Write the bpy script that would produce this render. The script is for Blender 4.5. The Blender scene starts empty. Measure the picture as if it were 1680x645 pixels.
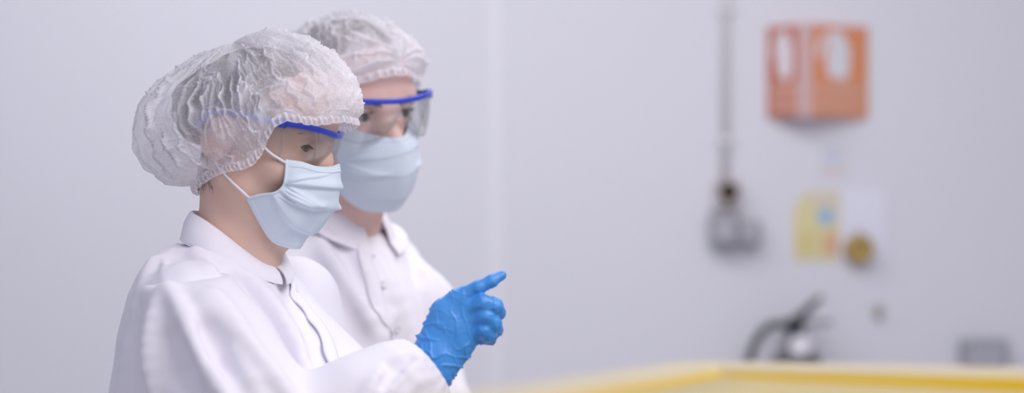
import bpy, math, random
import numpy as np
from mathutils import Vector, Matrix
random.seed(7); np.random.seed(7)
SC = bpy.context.scene
COL = SC.collection
# ------------------------------------------------------------------ camera
H = 1.35                      # camera height
FPX = 3267.0                  # focal length in pixels of a 1680 wide frame
HY = 430.0                    # row of the horizon
cd = bpy.data.cameras.new('camera'); cam = bpy.data.objects.new('camera', cd); COL.objects.link(cam)
cam.location = (0, 0, H); cam.rotation_euler = (math.pi/2, 0, 0)
cd.sensor_width = 36.0; cd.lens = FPX*36.0/1680.0
cd.shift_y = (HY-322.5)/1680.0
cd.clip_start = 0.05
cd.dof.use_dof = True; cd.dof.focus_distance = 2.40; cd.dof.aperture_fstop = (cd.lens/1000.0)/0.035
cd.dof.aperture_blades = 0
SC.camera = cam
# ------------------------------------------------------------------ light
SC.view_settings.view_transform = 'Standard'; SC.view_settings.look = 'None'
SC.view_settings.gamma = 1.0; SC.view_settings.use_curve_mapping = False
SC.view_settings.exposure = 0.0
W = bpy.data.worlds.new('world'); SC.world = W; W.use_nodes = True
bg = W.node_tree.nodes['Background']; bg.inputs[0].default_value = (0.84, 0.83, 1.0, 1); bg.inputs[1].default_value = 0.66
def area(name, loc, target, size, power, color):
    l = bpy.data.lights.new(name, 'AREA'); l.shape = 'RECTANGLE'; l.size, l.size_y = size; l.energy = power; l.color = color
    o = bpy.data.objects.new(name, l); COL.objects.link(o); o.location = loc
    o.rotation_euler = (Vector(target)-Vector(loc)).to_track_quat('-Z', 'Y').to_euler()
    return o
area('ceiling_panel_light', (1.5, 1.0, 3.1), (-0.2, 2.5, 1.3), (1.8, 1.2), 46, (1.0, 0.95, 0.965))
area('ceiling_panel_light', (-0.2, 4.0, 3.3), (0.1, 4.6, 0.0), (3.6, 1.0), 57, (0.95, 0.95, 1.0))
try:
    SC.cycles.use_denoising = True
    SC.cycles.transparent_max_bounces = 24
    SC.cycles.max_bounces = 10
    SC.cycles.caustics_refractive = False; SC.cycles.caustics_reflective = False
except Exception:
    pass

# ------------------------------------------------------------------ helpers
def P(px, py, d):
    return np.array([(px-840.0)*d/FPX, d, H+(HY-py)*d/FPX])

def nmat(name, color, rough=0.6, sheen=0.0, spec=0.5, metal=0.0, bump=None, var=None, sss=0.0, sss_radius=(1, .3, .15), trans=0.0, coat=0.0):
    m = bpy.data.materials.new(name); m.use_nodes = True
    nt = m.node_tree; b = nt.nodes['Principled BSDF']
    b.inputs['Base Color'].default_value = (*color, 1); b.inputs['Roughness'].default_value = rough
    b.inputs['Metallic'].default_value = metal; b.inputs['Specular IOR Level'].default_value = spec
    b.inputs['Sheen Weight'].default_value = sheen
    if coat: b.inputs['Coat Weight'].default_value = coat
    if sss:
        b.inputs['Subsurface Weight'].default_value = sss; b.inputs['Subsurface Radius'].default_value = sss_radius
        b.inputs['Subsurface Scale'].default_value = 0.008
    tc = nt.nodes.new('ShaderNodeTexCoord')
    if var:
        scale, amt, c2 = var
        n = nt.nodes.new('ShaderNodeTexNoise'); n.inputs['Scale'].default_value = scale; n.inputs['Detail'].default_value = 4
        nt.links.new(tc.outputs['Object'], n.inputs['Vector'])
        r = nt.nodes.new('ShaderNodeMapRange'); r.inputs[1].default_value = .35; r.inputs[2].default_value = .65; r.inputs[4].default_value = amt
        nt.links.new(n.outputs[0], r.inputs[0])
        mx = nt.nodes.new('ShaderNodeMix'); mx.data_type = 'RGBA'
        mx.inputs[6].default_value = (*color, 1); mx.inputs[7].default_value = (*c2, 1)
        nt.links.new(r.outputs[0], mx.inputs[0]); nt.links.new(mx.outputs[2], b.inputs['Base Color'])
    if bump:
        scale, strength, dist = bump
        n = nt.nodes.new('ShaderNodeTexNoise'); n.inputs['Scale'].default_value = scale; n.inputs['Detail'].default_value = 3
        nt.links.new(tc.outputs['Object'], n.inputs['Vector'])
        bp = nt.nodes.new('ShaderNodeBump'); bp.inputs['Strength'].default_value = strength; bp.inputs['Distance'].default_value = dist
        nt.links.new(n.outputs[0], bp.inputs['Height']); nt.links.new(bp.outputs[0], b.inputs['Normal'])
    return m

def mesh_obj(name, v, f, mat, parent=None, smooth=True, loc=None):
    v = np.asarray(v, float)
    me = bpy.data.meshes.new(name)
    if isinstance(f, np.ndarray):
        n = len(f); k = f.shape[1]
        me.vertices.add(len(v)); me.vertices.foreach_set('co', v.astype(np.float32).ravel())
        me.loops.add(n*k); me.loops.foreach_set('vertex_index', f.astype(np.int32).ravel())
        me.polygons.add(n); me.polygons.foreach_set('loop_start', np.arange(0, n*k, k, dtype=np.int32))
        me.update(calc_edges=True); me.validate()
    else:
        me.from_pydata([tuple(x) for x in v], [], [tuple(int(i) for i in q) for q in f]); me.update()
    if smooth: me.polygons.foreach_set('use_smooth', [True]*len(me.polygons))
    me.materials.append(mat)
    o = bpy.data.objects.new(name, me); COL.objects.link(o)
    if parent is not None:
        o.parent = parent; o.matrix_parent_inverse = parent.matrix_world.inverted()
    if loc is not None: o.location = loc
    return o

def root(name, loc, label, cat, group=None):
    o = bpy.data.objects.new(name, None); COL.objects.link(o); o.location = loc; o.empty_display_size = .1
    o.matrix_world = Matrix.Translation(Vector(loc))
    o['label'] = label; o['category'] = cat
    if group: o['group'] = group
    return o
def tag(o, label, cat, group=None):
    o['label'] = label; o['category'] = cat
    if group: o['group'] = group
    return o

class MB:
    """collects simple shapes into one mesh"""
    def __init__(s): s.v = []; s.f = []
    def add(s, v, f):
        b = len(s.v); s.v += [tuple(map(float, x)) for x in v]; s.f += [tuple(int(i)+b for i in q) for q in f]; return s
    def box(s, lo, hi, bev=0.0):
        lo = np.array(lo, float); hi = np.array(hi, float)
        if bev <= 0:
            c = [(x, y, z) for x in (lo[0], hi[0]) for y in (lo[1], hi[1]) for z in (lo[2], hi[2])]
            return s.add(c, [(0,1,3,2),(4,6,7,5),(0,4,5,1),(2,3,7,6),(0,2,6,4),(1,5,7,3)])
        # chamfered box
        v = []; idx = {}
        for sx in (0,1):
            for sy in (0,1):
                for sz in (0,1):
                    c = np.array([(lo,hi)[sx][0], (lo,hi)[sy][1], (lo,hi)[sz][2]]); sg = np.array([1-2*sx, 1-2*sy, 1-2*sz])
                    for ax in range(3):
                        p = c.copy()
                        for a2 in range(3):
                            if a2 != ax: p[a2] += sg[a2]*bev
                        idx[(sx,sy,sz,ax)] = len(v); v.append(p)
        f = []
        def q(a): f.append(a)
        for ax in range(3):
            o = [a for a in range(3) if a != ax]
            for sd in (0,1):
                ring = []
                for (i,j) in ((0,0),(1,0),(1,1),(0,1)):
                    k = [0,0,0]; k[ax] = sd; k[o[0]] = i; k[o[1]] = j; ring.append(idx[(*k,ax)])
                if (sd == 0) == (ax != 1): ring = ring[::-1]
                q(ring)
        for ax in range(3):
            o = [a for a in range(3) if a != ax]
            for (i,j) in ((0,0),(1,0),(1,1),(0,1)):
                k0 = [0,0,0]; k0[o[0]] = i; k0[o[1]] = j; k1 = list(k0); k1[ax] = 1
                q([idx[(*k0,o[0])], idx[(*k0,o[1])], idx[(*k1,o[1])], idx[(*k1,o[0])]])
        for sx in (0,1):
            for sy in (0,1):
                for sz in (0,1): q([idx[(sx,sy,sz,a)] for a in range(3)])
        return s.add(v, f)
    def tube(s, pts, r, n=12, caps=True):
        pts = [np.array(p, float) for p in pts]; m = len(pts)
        rr = [r]*m if np.isscalar(r) else list(r)
        rings = []; up = np.array([0.13, 0.27, 0.95])
        prev = None
        for i in range(m):
            t = pts[min(i+1,m-1)]-pts[max(i-1,0)]; t = t/(np.linalg.norm(t)+1e-12)
            if prev is None:
                a = np.cross(t, up)
                if np.linalg.norm(a) < .1: a = np.cross(t, np.array([1.,0,0]))
            else: a = prev-t*np.dot(prev,t)
            a /= np.linalg.norm(a); prev = a; b = np.cross(t, a)
            rings.append([pts[i]+rr[i]*(a*math.cos(q)+b*math.sin(q)) for q in np.linspace(0,2*math.pi,n,endpoint=False)])
        v = [p for rg in rings for p in rg]; f = []
        for i in range(m-1):
            for j in range(n):
                f.append((i*n+j, i*n+(j+1)%n, (i+1)*n+(j+1)%n, (i+1)*n+j))
        if caps: f.append(tuple(range(n))[::-1]); f.append(tuple((m-1)*n+j for j in range(n)))
        return s.add(v, f)
    def lathe(s, prof, c=(0,0,0), axis=(0,0,1), n=32):
        """prof: list of (r, h) along the axis"""
        ax = np.array(axis, float); ax /= np.linalg.norm(ax)
        a = np.cross(ax, [0.3,0.9,0.1]); a /= np.linalg.norm(a); b = np.cross(ax, a); c = np.array(c, float)
        v = []; f = []
        for (r,h) in prof:
            for q in np.linspace(0,2*math.pi,n,endpoint=False): v.append(c+ax*h+r*(a*math.cos(q)+b*math.sin(q)))
        m = len(prof)
        for i in range(m-1):
            for j in range(n): f.append((i*n+j, i*n+(j+1)%n, (i+1)*n+(j+1)%n, (i+1)*n+j))
        f.append(tuple(range(n))[::-1]); f.append(tuple((m-1)*n+j for j in range(n)))
        return s.add(v, f)
    def prism(s, poly, z0, z1):
        n = len(poly); v = [(x,y,z0) for x,y in poly]+[(x,y,z1) for x,y in poly]
        f = [(i,(i+1)%n,n+(i+1)%n,n+i) for i in range(n)]+[tuple(range(n))[::-1], tuple(range(n,2*n))]
        return s.add(v, f)
    def plate(s, poly3, nrm, t):
        """flat polygon in space extruded by t along nrm"""
        n = len(poly3); nrm = np.array(nrm, float); v = [np.array(p) for p in poly3]; v = v+[p+nrm*t for p in v]
        f = [(i,(i+1)%n,n+(i+1)%n,n+i) for i in range(n)]+[tuple(range(n))[::-1], tuple(range(n,2*n))]
        return s.add(v, f)
    def build(s, name, mat, parent=None, smooth=False, loc=None):
        o = mesh_obj(name, s.v, s.f, mat, parent, smooth, loc)
        import bmesh
        bm = bmesh.new(); bm.from_mesh(o.data); bmesh.ops.recalc_face_normals(bm, faces=bm.faces); bm.to_mesh(o.data); bm.free()
        return o

def grid_faces(nu, nv, wrap=False):
    """vertices indexed u*nv+v"""
    i = np.arange(nu if wrap else nu-1)[:,None]; j = np.arange(nv-1)[None,:]
    i2 = (i+1) % nu
    return np.stack([i*nv+j, i2*nv+j, i2*nv+j+1, i*nv+j+1], -1).reshape(-1,4)

def shell(name, G, mat, parent, thick, wrap=False):
    """solid sheet from a grid of points G[u,v,3] with a thickness"""
    nu, nv, _ = G.shape
    du = np.gradient(G, axis=0); dv = np.gradient(G, axis=1)
    if wrap: du = (np.roll(G,-1,0)-np.roll(G,1,0))/2
    N = np.cross(du, dv); N /= np.linalg.norm(N, axis=2, keepdims=True)+1e-12
    A = G+N*thick/2; B = G-N*thick/2
    v = np.concatenate([A.reshape(-1,3), B.reshape(-1,3)]); o = nu*nv
    f = grid_faces(nu, nv, wrap); fs = [f, f[:,::-1]+o]
    def rim(ids, flip=False):
        ids = np.array(ids); q = np.stack([ids[:-1], ids[1:], ids[1:]+o, ids[:-1]+o], -1)
        fs.append(q if not flip else q[:,::-1])
    U = list(range(nu))+([0] if wrap else [])
    rim([u*nv for u in U], True); rim([u*nv+nv-1 for u in U])
    if not wrap:
        rim(list(range(nv))); rim([(nu-1)*nv+j for j in range(nv)], True)
    return mesh_obj(name, v, np.concatenate(fs), mat, parent)

# ---- noise
def _hash(ix, iy, iz, seed):
    h = (ix.astype(np.int64)*374761393 + iy.astype(np.int64)*668265263 + iz.astype(np.int64)*2147483647 + seed*974711) & 0xffffffff
    h = ((h ^ (h >> 13))*1274126177) & 0xffffffff
    h = ((h ^ (h >> 16))*2246822519) & 0xffffffff
    return ((h ^ (h >> 15)) & 0xffffff)/float(0xffffff)*2-1
def noise(p, seed=0):
    p = np.asarray(p, float); i = np.floor(p).astype(np.int64); f = p-i; u = f*f*f*(f*(f*6-15)+10)
    r = 0
    for dx in (0,1):
        wx = u[...,0] if dx else 1-u[...,0]
        for dy in (0,1):
            wy = u[...,1] if dy else 1-u[...,1]
            for dz in (0,1):
                wz = u[...,2] if dz else 1-u[...,2]
                r = r+_hash(i[...,0]+dx, i[...,1]+dy, i[...,2]+dz, seed)*wx*wy*wz
    return r

# ---- signed distance shapes
def ln(v): return np.sqrt((v*v).sum(-1))
def sph(p, c, r): return ln(p-np.asarray(c))-r
def ell(p, c, r):
    q = p-np.asarray(c); r = np.asarray(r); k0 = ln(q/r); k1 = ln(q/(r*r))+1e-9
    return k0*(k0-1)/k1
def cap(p, a, b, ra, rb=None):
    a = np.asarray(a, float); b = np.asarray(b, float); rb = ra if rb is None else rb
    ab = b-a; t = np.clip(((p-a)@ab)/(ab@ab+1e-12), 0, 1)
    return ln(p-a-t[...,None]*ab)-(ra+(rb-ra)*t)
def chain(p, pts, rs, k=0.0):
    if np.isscalar(rs): rs = [rs]*len(pts)
    d = None
    for i in range(len(pts)-1):
        e = cap(p, pts[i], pts[i+1], rs[i], rs[i+1]); d = e if d is None else (np.minimum(d, e) if k == 0 else smin(d, e, k))
    return d
def smin(a, b, k):
    h = np.clip(.5+.5*(b-a)/k, 0, 1); return b+(a-b)*h-k*h*(1-h)
def smax(a, b, k): return -smin(-a, -b, k)

def isomesh(f, axes, smooth=0, thr=2.2):
    """surface nets on a rectilinear grid, f evaluated only near the surface"""
    S = 4
    ax = []
    for a in axes:
        n = len(a); m = (-(n)) % S
        st = a[-1]-a[-2]; a = np.concatenate([a, a[-1]+st*np.arange(1, m+1)]); ax.append(a)
    nx, ny, nz = map(len, ax)
    cc = [a.reshape(-1,S).mean(1) for a in ax]
    sp = [np.maximum(a.reshape(-1,S)[:,-1]-a.reshape(-1,S)[:,0], 1e-6)*S/(S-1) for a in ax]
    C = np.stack(np.meshgrid(*cc, indexing='ij'), -1)
    dc = f(C.reshape(-1,3)).reshape(C.shape[:3])
    diag = np.sqrt(sp[0][:,None,None]**2+sp[1][None,:,None]**2+sp[2][None,None,:]**2)
    act = np.abs(dc) < diag*thr*.5
    vals = np.repeat(np.repeat(np.repeat(dc, S, 0), S, 1), S, 2).astype(np.float32)
    bi = np.argwhere(act)
    off = np.stack(np.meshgrid(range(S), range(S), range(S), indexing='ij'), -1).reshape(-1,3)
    CH = 12000
    for s in range(0, len(bi), CH):
        ii = (bi[s:s+CH,None,:]*S+off[None]).reshape(-1,3)
        p = np.stack([ax[0][ii[:,0]], ax[1][ii[:,1]], ax[2][ii[:,2]]], -1)
        vals[ii[:,0],ii[:,1],ii[:,2]] = f(p)
    ins = vals < 0
    def corner(a, dx, dy, dz): return a[dx:nx-1+dx, dy:ny-1+dy, dz:nz-1+dz]
    cnt = np.zeros((nx-1,ny-1,nz-1), np.int8)
    for dx in (0,1):
        for dy in (0,1):
            for dz in (0,1): cnt += corner(ins,dx,dy,dz)
    cells = np.argwhere((cnt > 0) & (cnt < 8))
    idx = np.full((nx-1,ny-1,nz-1), -1, np.int64); idx[cells[:,0],cells[:,1],cells[:,2]] = np.arange(len(cells))
    acc = np.zeros((len(cells),3)); num = np.zeros(len(cells))
    cs = [(dx,dy,dz) for dx in (0,1) for dy in (0,1) for dz in (0,1)]
    for a in cs:
        for k in range(3):
            if a[k]: continue
            b = list(a); b[k] = 1
            va = vals[cells[:,0]+a[0],cells[:,1]+a[1],cells[:,2]+a[2]]; vb = vals[cells[:,0]+b[0],cells[:,1]+b[1],cells[:,2]+b[2]]
            m = (va < 0) != (vb < 0)
            t = np.where(m, va/np.where(m, va-vb, 1), 0)
            q = np.zeros((len(cells),3)); q[:] = a; q[:,k] += t
            acc += np.where(m[:,None], q, 0); num += m
    pos = cells+acc/num[:,None]
    v = np.stack([np.interp(pos[:,k], np.arange(len(ax[k])), ax[k]) for k in range(3)], -1)
    faces = []
    for k in range(3):
        o = [(k+1)%3, (k+2)%3]
        sl0 = [slice(None)]*3; sl1 = [slice(None)]*3
        sl0[k] = slice(0,-1); sl1[k] = slice(1,None)
        a = ins[tuple(sl0)]; b = ins[tuple(sl1)]
        e = np.argwhere(a != b)
        e = e[(e[:,o[0]] > 0) & (e[:,o[1]] > 0) & (e[:,o[0]] < (nx,ny,nz)[o[0]]-1) & (e[:,o[1]] < (nx,ny,nz)[o[1]]-1)]
        sgn = a[e[:,0],e[:,1],e[:,2]]
        def cell(d0, d1):
            c = e.copy(); c[:,o[0]] += d0; c[:,o[1]] += d1; return idx[c[:,0],c[:,1],c[:,2]]
        q = np.stack([cell(-1,-1), cell(0,-1), cell(0,0), cell(-1,0)], -1)
        q = np.where(sgn[:,None], q, q[:,::-1]); faces.append(q)
    F = np.concatenate(faces); F = F[(F >= 0).all(1)]
    for _ in range(smooth):
        s = np.zeros_like(v); n = np.zeros(len(v))
        for a, b in ((0,1),(1,2),(2,3),(3,0)):
            for i, j in ((a,b),(b,a)):
                np.add.at(s, F[:,i], v[F[:,j]]); np.add.at(n, F[:,i], 1)
        v = v*.5+.5*s/np.maximum(n,1)[:,None]
    return v, F
def uni(lo, hi, h): return np.arange(lo, hi+h, h)
def grad(f, p, e=1e-3):
    g = np.stack([f(p+np.eye(3)[k]*e)-f(p-np.eye(3)[k]*e) for k in range(3)], -1); return g/(ln(g)[...,None]+1e-12)
def vnormals(v, F):
    n = np.zeros_like(v); fn = np.cross(v[F[:,2]]-v[F[:,0]], v[F[:,3]]-v[F[:,1]])
    for k in range(4): np.add.at(n, F[:,k], fn)
    return n/(ln(n)[:,None]+1e-12)
def hit(f, px, py, d0):
    """first point of a shape on the line of sight through a photo point"""
    ray = P(px, py, 1.0)-P(840, HY, 0.0); o = np.array([0,0,H]); t = d0
    for _ in range(120):
        d = f((o+ray*t)[None])[0]
        if d < 4e-4: break
        t += max(d*.6, 2e-4)
        if t > d0+1.2: return None
    return o+ray*t
def ridge_lines(f, lines, d0):
    """polylines of photo points laid on the cloth: returns chains (points sunk below the surface, r)"""
    out = []
    for (pts, r, h, kk) in lines:
        q = []
        for (x, y) in pts:
            s = hit(f, x, y, d0)
            if s is None: continue
            n = grad(f, s[None])[0]
            q.append(s-n*(r-abs(h)) if h > 0 else s+n*(r-abs(h)))
        if len(q) > 1: out.append((catmull(q, max(len(q), 9)) if len(q) > 3 else np.array(q), r, h, kk))
    return out
def with_folds(f, folds):
    def g(p):
        d = f(p)
        for (q, r, h, k) in folds:
            m = len(q); rs = [r*(.35+.65*min(1.0, 4.0*min(i, m-1-i)/(m-1))) for i in range(m)]
            lo = np.min(q, 0)-r-.05; hi = np.max(q, 0)+r+.05
            s = ((p > lo) & (p < hi)).all(1)
            if not s.any(): continue
            e = chain(p[s], q, rs, .004)
            d = d.copy()
            d[s] = smin(d[s], e, k) if h > 0 else smax(d[s], -e, k)
        return d
    return g
def catmull(pts, n):
    pts = np.asarray(pts, float); m = len(pts)
    t = np.linspace(0, m-1, n); i = np.clip(t.astype(int), 0, m-2); u = (t-i)
    g = lambda k: pts[np.clip(k, 0, m-1)]
    p0 = np.where((i == 0).reshape(-1, *([1]*(pts.ndim-1))), 2*g(i)-g(i+1), g(i-1)); p3 = np.where((i == m-2).reshape(-1, *([1]*(pts.ndim-1))), 2*g(i+1)-g(i), g(i+2))
    p1, p2 = g(i), g(i+1); u = u.reshape(-1, *([1]*(pts.ndim-1)))
    return .5*((2*p1)+(-p0+p2)*u+(2*p0-5*p1+4*p2-p3)*u*u+(-p0+3*p1-3*p2+p3)*u**3)

# ------------------------------------------------------------------ materials
M = {}
M['wall'] = nmat('wall_paint', (.735, .73, .775), .45, spec=.3, var=(1.3, .35, (.70, .695, .735)), bump=(60, .05, .002))
M['floor'] = nmat('floor_resin', (.45, .46, .48), .35, var=(4, .5, (.38, .39, .41)))
M['ceiling'] = nmat('ceiling_paint', (.8, .8, .83), .7)
M['coat'] = nmat('coat_cotton', (.87, .85, .91), .75, sheen=.1, spec=.25, bump=(900, .12, .0006))
M['coat_dark'] = nmat('coat_seam', (.84, .80, .86), .8, spec=.2)
M['skin_f'] = nmat('skin_fair', (.74, .52, .425), .48, spec=.4, sss=.18, var=(38, .45, (.72, .46, .375)), bump=(420, .12, .0008))
M['skin_m'] = nmat('skin_rosy', (.78, .55, .49), .45, spec=.4, sss=.18, var=(34, .5, (.78, .48, .42)), bump=(420, .12, .0008))
M['hair'] = nmat('hair_brown', (.15, .115, .09), .55, var=(60, .8, (.07, .052, .042)))
M['brow'] = nmat('brow_hair', (.10, .065, .045), .7)
M['mask'] = nmat('mask_fabric', (.70, .79, .875), .85, spec=.15, bump=(700, .15, .0006))
M['loop'] = nmat('elastic_white', (.86, .85, .88), .8)
M['blue_frame'] = nmat('blue_plastic', (.028, .07, .60), .28, coat=.3)
M['glove'] = nmat('nitrile_blue', (.055, .30, .78), .4, spec=.5, var=(16, .5, (.085, .36, .84)))
M['trouser'] = nmat('trouser_cotton', (.85, .85, .88), .8)
M['boot'] = nmat('white_rubber', (.8, .8, .8), .5)
M['sclera'] = None
def eye_material(iris):
    m = bpy.data.materials.new('eye'); m.use_nodes = True; nt = m.node_tree; b = nt.nodes['Principled BSDF']; b.inputs['Roughness'].default_value = .08
    tc = nt.nodes.new('ShaderNodeTexCoord'); sx = nt.nodes.new('ShaderNodeSeparateXYZ'); nt.links.new(tc.outputs['Object'], sx.inputs[0])
    r = nt.nodes.new('ShaderNodeValToRGB'); r.color_ramp.interpolation = 'LINEAR'
    mr = nt.nodes.new('ShaderNodeMapRange'); mr.inputs[1].default_value = .0095; mr.inputs[2].default_value = .0125; nt.links.new(sx.outputs[0], mr.inputs[0]); nt.links.new(mr.outputs[0], r.inputs[0])
    e = r.color_ramp.elements; e[0].position = .0; e[0].color = (.44, .41, .41, 1); e[1].position = .99; e[1].color = (.004, .004, .005, 1)
    for pos, c in ((.18, (.44,.41,.41,1)), (.24, (*[x*.35 for x in iris],1)), (.45, (*iris,1)), (.74, (*iris,1)), (.8, (.004,.004,.005,1))):
        q = e.new(pos); q.color = c
    nt.links.new(r.outputs[0], b.inputs['Base Color']); return m
M['eye_f'] = eye_material((.05, .075, .10)); M['eye_m'] = eye_material((.055, .07, .085))

def film(name, tint, refl, rough=.05, haze=0.0):
    """thin clear plastic: lets light through, reflects a little"""
    m = bpy.data.materials.new(name); m.use_nodes = True; nt = m.node_tree; nt.nodes.clear()
    out = nt.nodes.new('ShaderNodeOutputMaterial'); tr = nt.nodes.new('ShaderNodeBsdfTransparent'); tr.inputs[0].default_value = (*tint, 1)
    gl = nt.nodes.new('ShaderNodeBsdfGlossy'); gl.inputs['Roughness'].default_value = rough
    fr = nt.nodes.new('ShaderNodeFresnel'); fr.inputs[0].default_value = 1.5
    mx = nt.nodes.new('ShaderNodeMixShader'); ml = nt.nodes.new('ShaderNodeMath'); ml.operation = 'MULTIPLY'; ml.inputs[1].default_value = refl
    nt.links.new(fr.outputs[0], ml.inputs[0]); nt.links.new(ml.outputs[0], mx.inputs[0]); nt.links.new(tr.outputs[0], mx.inputs[1]); nt.links.new(gl.outputs[0], mx.inputs[2])
    last = mx
    if haze:
        df = nt.nodes.new('ShaderNodeBsdfDiffuse'); df.inputs[0].default_value = (.8, .8, .82, 1)
        m2 = nt.nodes.new('ShaderNodeMixShader'); m2.inputs[0].default_value = haze
        nt.links.new(mx.outputs[0], m2.inputs[1]); nt.links.new(df.outputs[0], m2.inputs[2]); last = m2
    nt.links.new(last.outputs[0], out.inputs[0]); return m
M['lens'] = film('clear_lens', (.990, .991, .991), .40, haze=.03)
M['lens_edge'] = film('lens_edge', (.95, .95, .96), .6, haze=.35)

def net_material():
    """nonwoven fabric: its own fibre density (stored with the mesh) decides how much shows through"""
    m = bpy.data.materials.new('nonwoven_net'); m.use_nodes = True; nt = m.node_tree; nt.nodes.clear()
    out = nt.nodes.new('ShaderNodeOutputMaterial')
    tr = nt.nodes.new('ShaderNodeBsdfTransparent'); df = nt.nodes.new('ShaderNodeBsdfDiffuse'); tl = nt.nodes.new('ShaderNodeBsdfTranslucent')
    df.inputs[0].default_value = (.955, .945, .985, 1); tl.inputs[0].default_value = (.955, .945, .985, 1)
    m1 = nt.nodes.new('ShaderNodeMixShader'); m1.inputs[0].default_value = .30
    nt.links.new(df.outputs[0], m1.inputs[1]); nt.links.new(tl.outputs[0], m1.inputs[2])
    at = nt.nodes.new('ShaderNodeAttribute'); at.attribute_name = 'fibre_share'
    tc = nt.nodes.new('ShaderNodeTexCoord'); nz = nt.nodes.new('ShaderNodeTexNoise'); nz.inputs['Scale'].default_value = 380; nz.inputs['Detail'].default_value = 4
    nt.links.new(tc.outputs['Object'], nz.inputs[0])
    a1 = nt.nodes.new('ShaderNodeMath'); a1.operation = 'MULTIPLY_ADD'; a1.inputs[1].default_value = .5; a1.inputs[2].default_value = -.25
    nt.links.new(nz.outputs[0], a1.inputs[0])
    a2 = nt.nodes.new('ShaderNodeMath'); a2.operation = 'ADD'; a2.use_clamp = True
    nt.links.new(a1.outputs[0], a2.inputs[0]); nt.links.new(at.outputs['Fac'], a2.inputs[1])
    mx = nt.nodes.new('ShaderNodeMixShader'); nt.links.new(a2.outputs[0], mx.inputs[0]); nt.links.new(tr.outputs[0], mx.inputs[1]); nt.links.new(m1.outputs[0], mx.inputs[2])
    nt.links.new(mx.outputs[0], out.inputs[0]); return m
M['net'] = net_material()

# ------------------------------------------------------------------ the room
WD = 6.10
def structure(name, lo, hi, mat):
    o = MB().box(lo, hi).build(name, mat); o['kind'] = 'structure'; return o
structure('wall_back', (-4.2, WD, 0), (4.2, WD+.12, 3.6), M['wall'])
structure('wall_left', (-4.32, -1.0, 0), (-4.2, WD, 3.6), M['wall'])
structure('wall_right', (4.2, -1.0, 0), (4.32, WD, 3.6), M['wall'])
structure('floor', (-4.32, -1.0, -.1), (4.32, WD+.12, 0), M['floor'])
structure('ceiling', (-4.32, 2.6, 3.6), (4.32, WD+.12, 3.72), M['ceiling'])
bt = P(800, 0, WD)[0]; b2 = P(826, 0, WD)[0]
M['batten'] = nmat('batten_paint', (.78, .775, .82), .5, spec=.3)
o = MB().box((bt, WD-.004, 0), (b2, WD+.02, 3.6), .002).build('trim_1', M['batten']); o['kind'] = 'structure'
M['skirt'] = nmat('cove_paint', (.70, .70, .74), .5)
o = MB().box((-4.2, WD-.03, 0), (4.2, WD+.02, .12), .01).build('baseboard_back', M['skirt']); o['kind'] = 'structure'
# ------------------------------------------------------------------ things on the back wall
def wp(px, py, off=0.0):
    """photo point -> point on (or off) the back wall"""
    return P(px, py, WD-off)
def wbox(mb, x0, y0, x1, y1, d0, d1, bev=.004):
    a = wp(x0, y1, d1); b = wp(x1, y0, d1)
    return mb.box((a[0], WD-d1, a[2]), (b[0], WD-d0, b[2]), bev)
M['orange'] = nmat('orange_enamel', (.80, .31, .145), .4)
M['orange_shaded'] = nmat('orange_enamel_shaded', (.55, .17, .105), .45)  # left panel: the same orange, darkened in colour for its shaded side
M['sign_white'] = nmat('sign_white', (.80, .79, .82), .5)
M['sign_dull'] = nmat('sign_lettering', (.72, .44, .34), .5)
M['sign_edge'] = nmat('sign_edge', (.72, .52, .50), .5)
M['grey_metal'] = nmat('grey_metal', (.36, .36, .38), .45, metal=.3)
# wedge shaped fire extinguisher sign
cx, cy0, cy1 = 1321, 38, 196
pa = wp(1258, 0, .0); pc = wp(1321, 0, .14); pb = wp(1424, 0, .0)
zt = wp(0, 40, .06)[2]; zb = wp(0, 193, .06)[2]
ra = np.array([pa[0], WD-.002, 0]); rc = np.array([pc[0], WD-.10, 0]); rb = np.array([pb[0], WD-.002, 0])
sg = root('fire_extinguisher_sign', (rc[0], WD-.04, zb), 'orange wedge-shaped wall sign with white extinguisher pictograms, high on the back wall', 'sign')
MB().prism([(ra[0], ra[1]), (rc[0], rc[1]), (rb[0], rb[1])], zb, zt).build('sign_body', M['sign_edge'], sg)
def face_pts(A, B, z0, z1, uv):
    return [A+(B-A)*u+np.array([0,0,z0+(z1-z0)*v]) for u, v in uv]
def panel(A, B, mat, name):
    t = (B-A)/np.linalg.norm(B-A); n = np.array([t[1], -t[0], 0.]); n = n if n[1] < 0 else -n
    pn = MB().plate(face_pts(A, B, zb, zt, [(0.03,.015),(.86,.015),(.86,.985),(.03,.985)] if name == 0 else [(.13,.015),(.985,.015),(.985,.985),(.13,.985)]), n, .003).build('panel', mat, sg)
    mb = MB()
    # extinguisher pictogram: body, neck, lever and hose
    c = .52
    body = [(c-.13,.44),(c+.10,.40),(c+.17,.48),(c+.18,.75),(c+.10,.86),(c+.07,.93),(c-.06,.93),(c-.10,.85),(c-.17,.72),(c-.17,.5)]
    mb.plate(face_pts(A+n*.003, B+n*.003, zb, zt, body), n, .002)
    hose = [(c-.06,.93),(c-.26,.86),(c-.33,.66),(c-.27,.62),(c-.21,.80),(c-.08,.87)]
    mb.plate(face_pts(A+n*.003, B+n*.003, zb, zt, hose), n, .002)
    mb.build('pictogram', M['sign_white'], pn)
    tb = MB()
    for row, (v0, v1) in enumerate(((.25,.36),(.08,.15),(.165,.205))):
        x = .16
        while x < .88:
            w = random.uniform(.035, .075)
            tb.plate(face_pts(A+n*.003, B+n*.003, zb, zt, [(x,v0),(min(x+w,.9),v0),(min(x+w,.9),v1),(x,v1)]), n, .0015); x += w+.02
    tb.build('lettering', M['sign_dull'], pn)
panel(ra, rc, M['orange_shaded'], 0); panel(rc, rb, M['orange'], 1)
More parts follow.
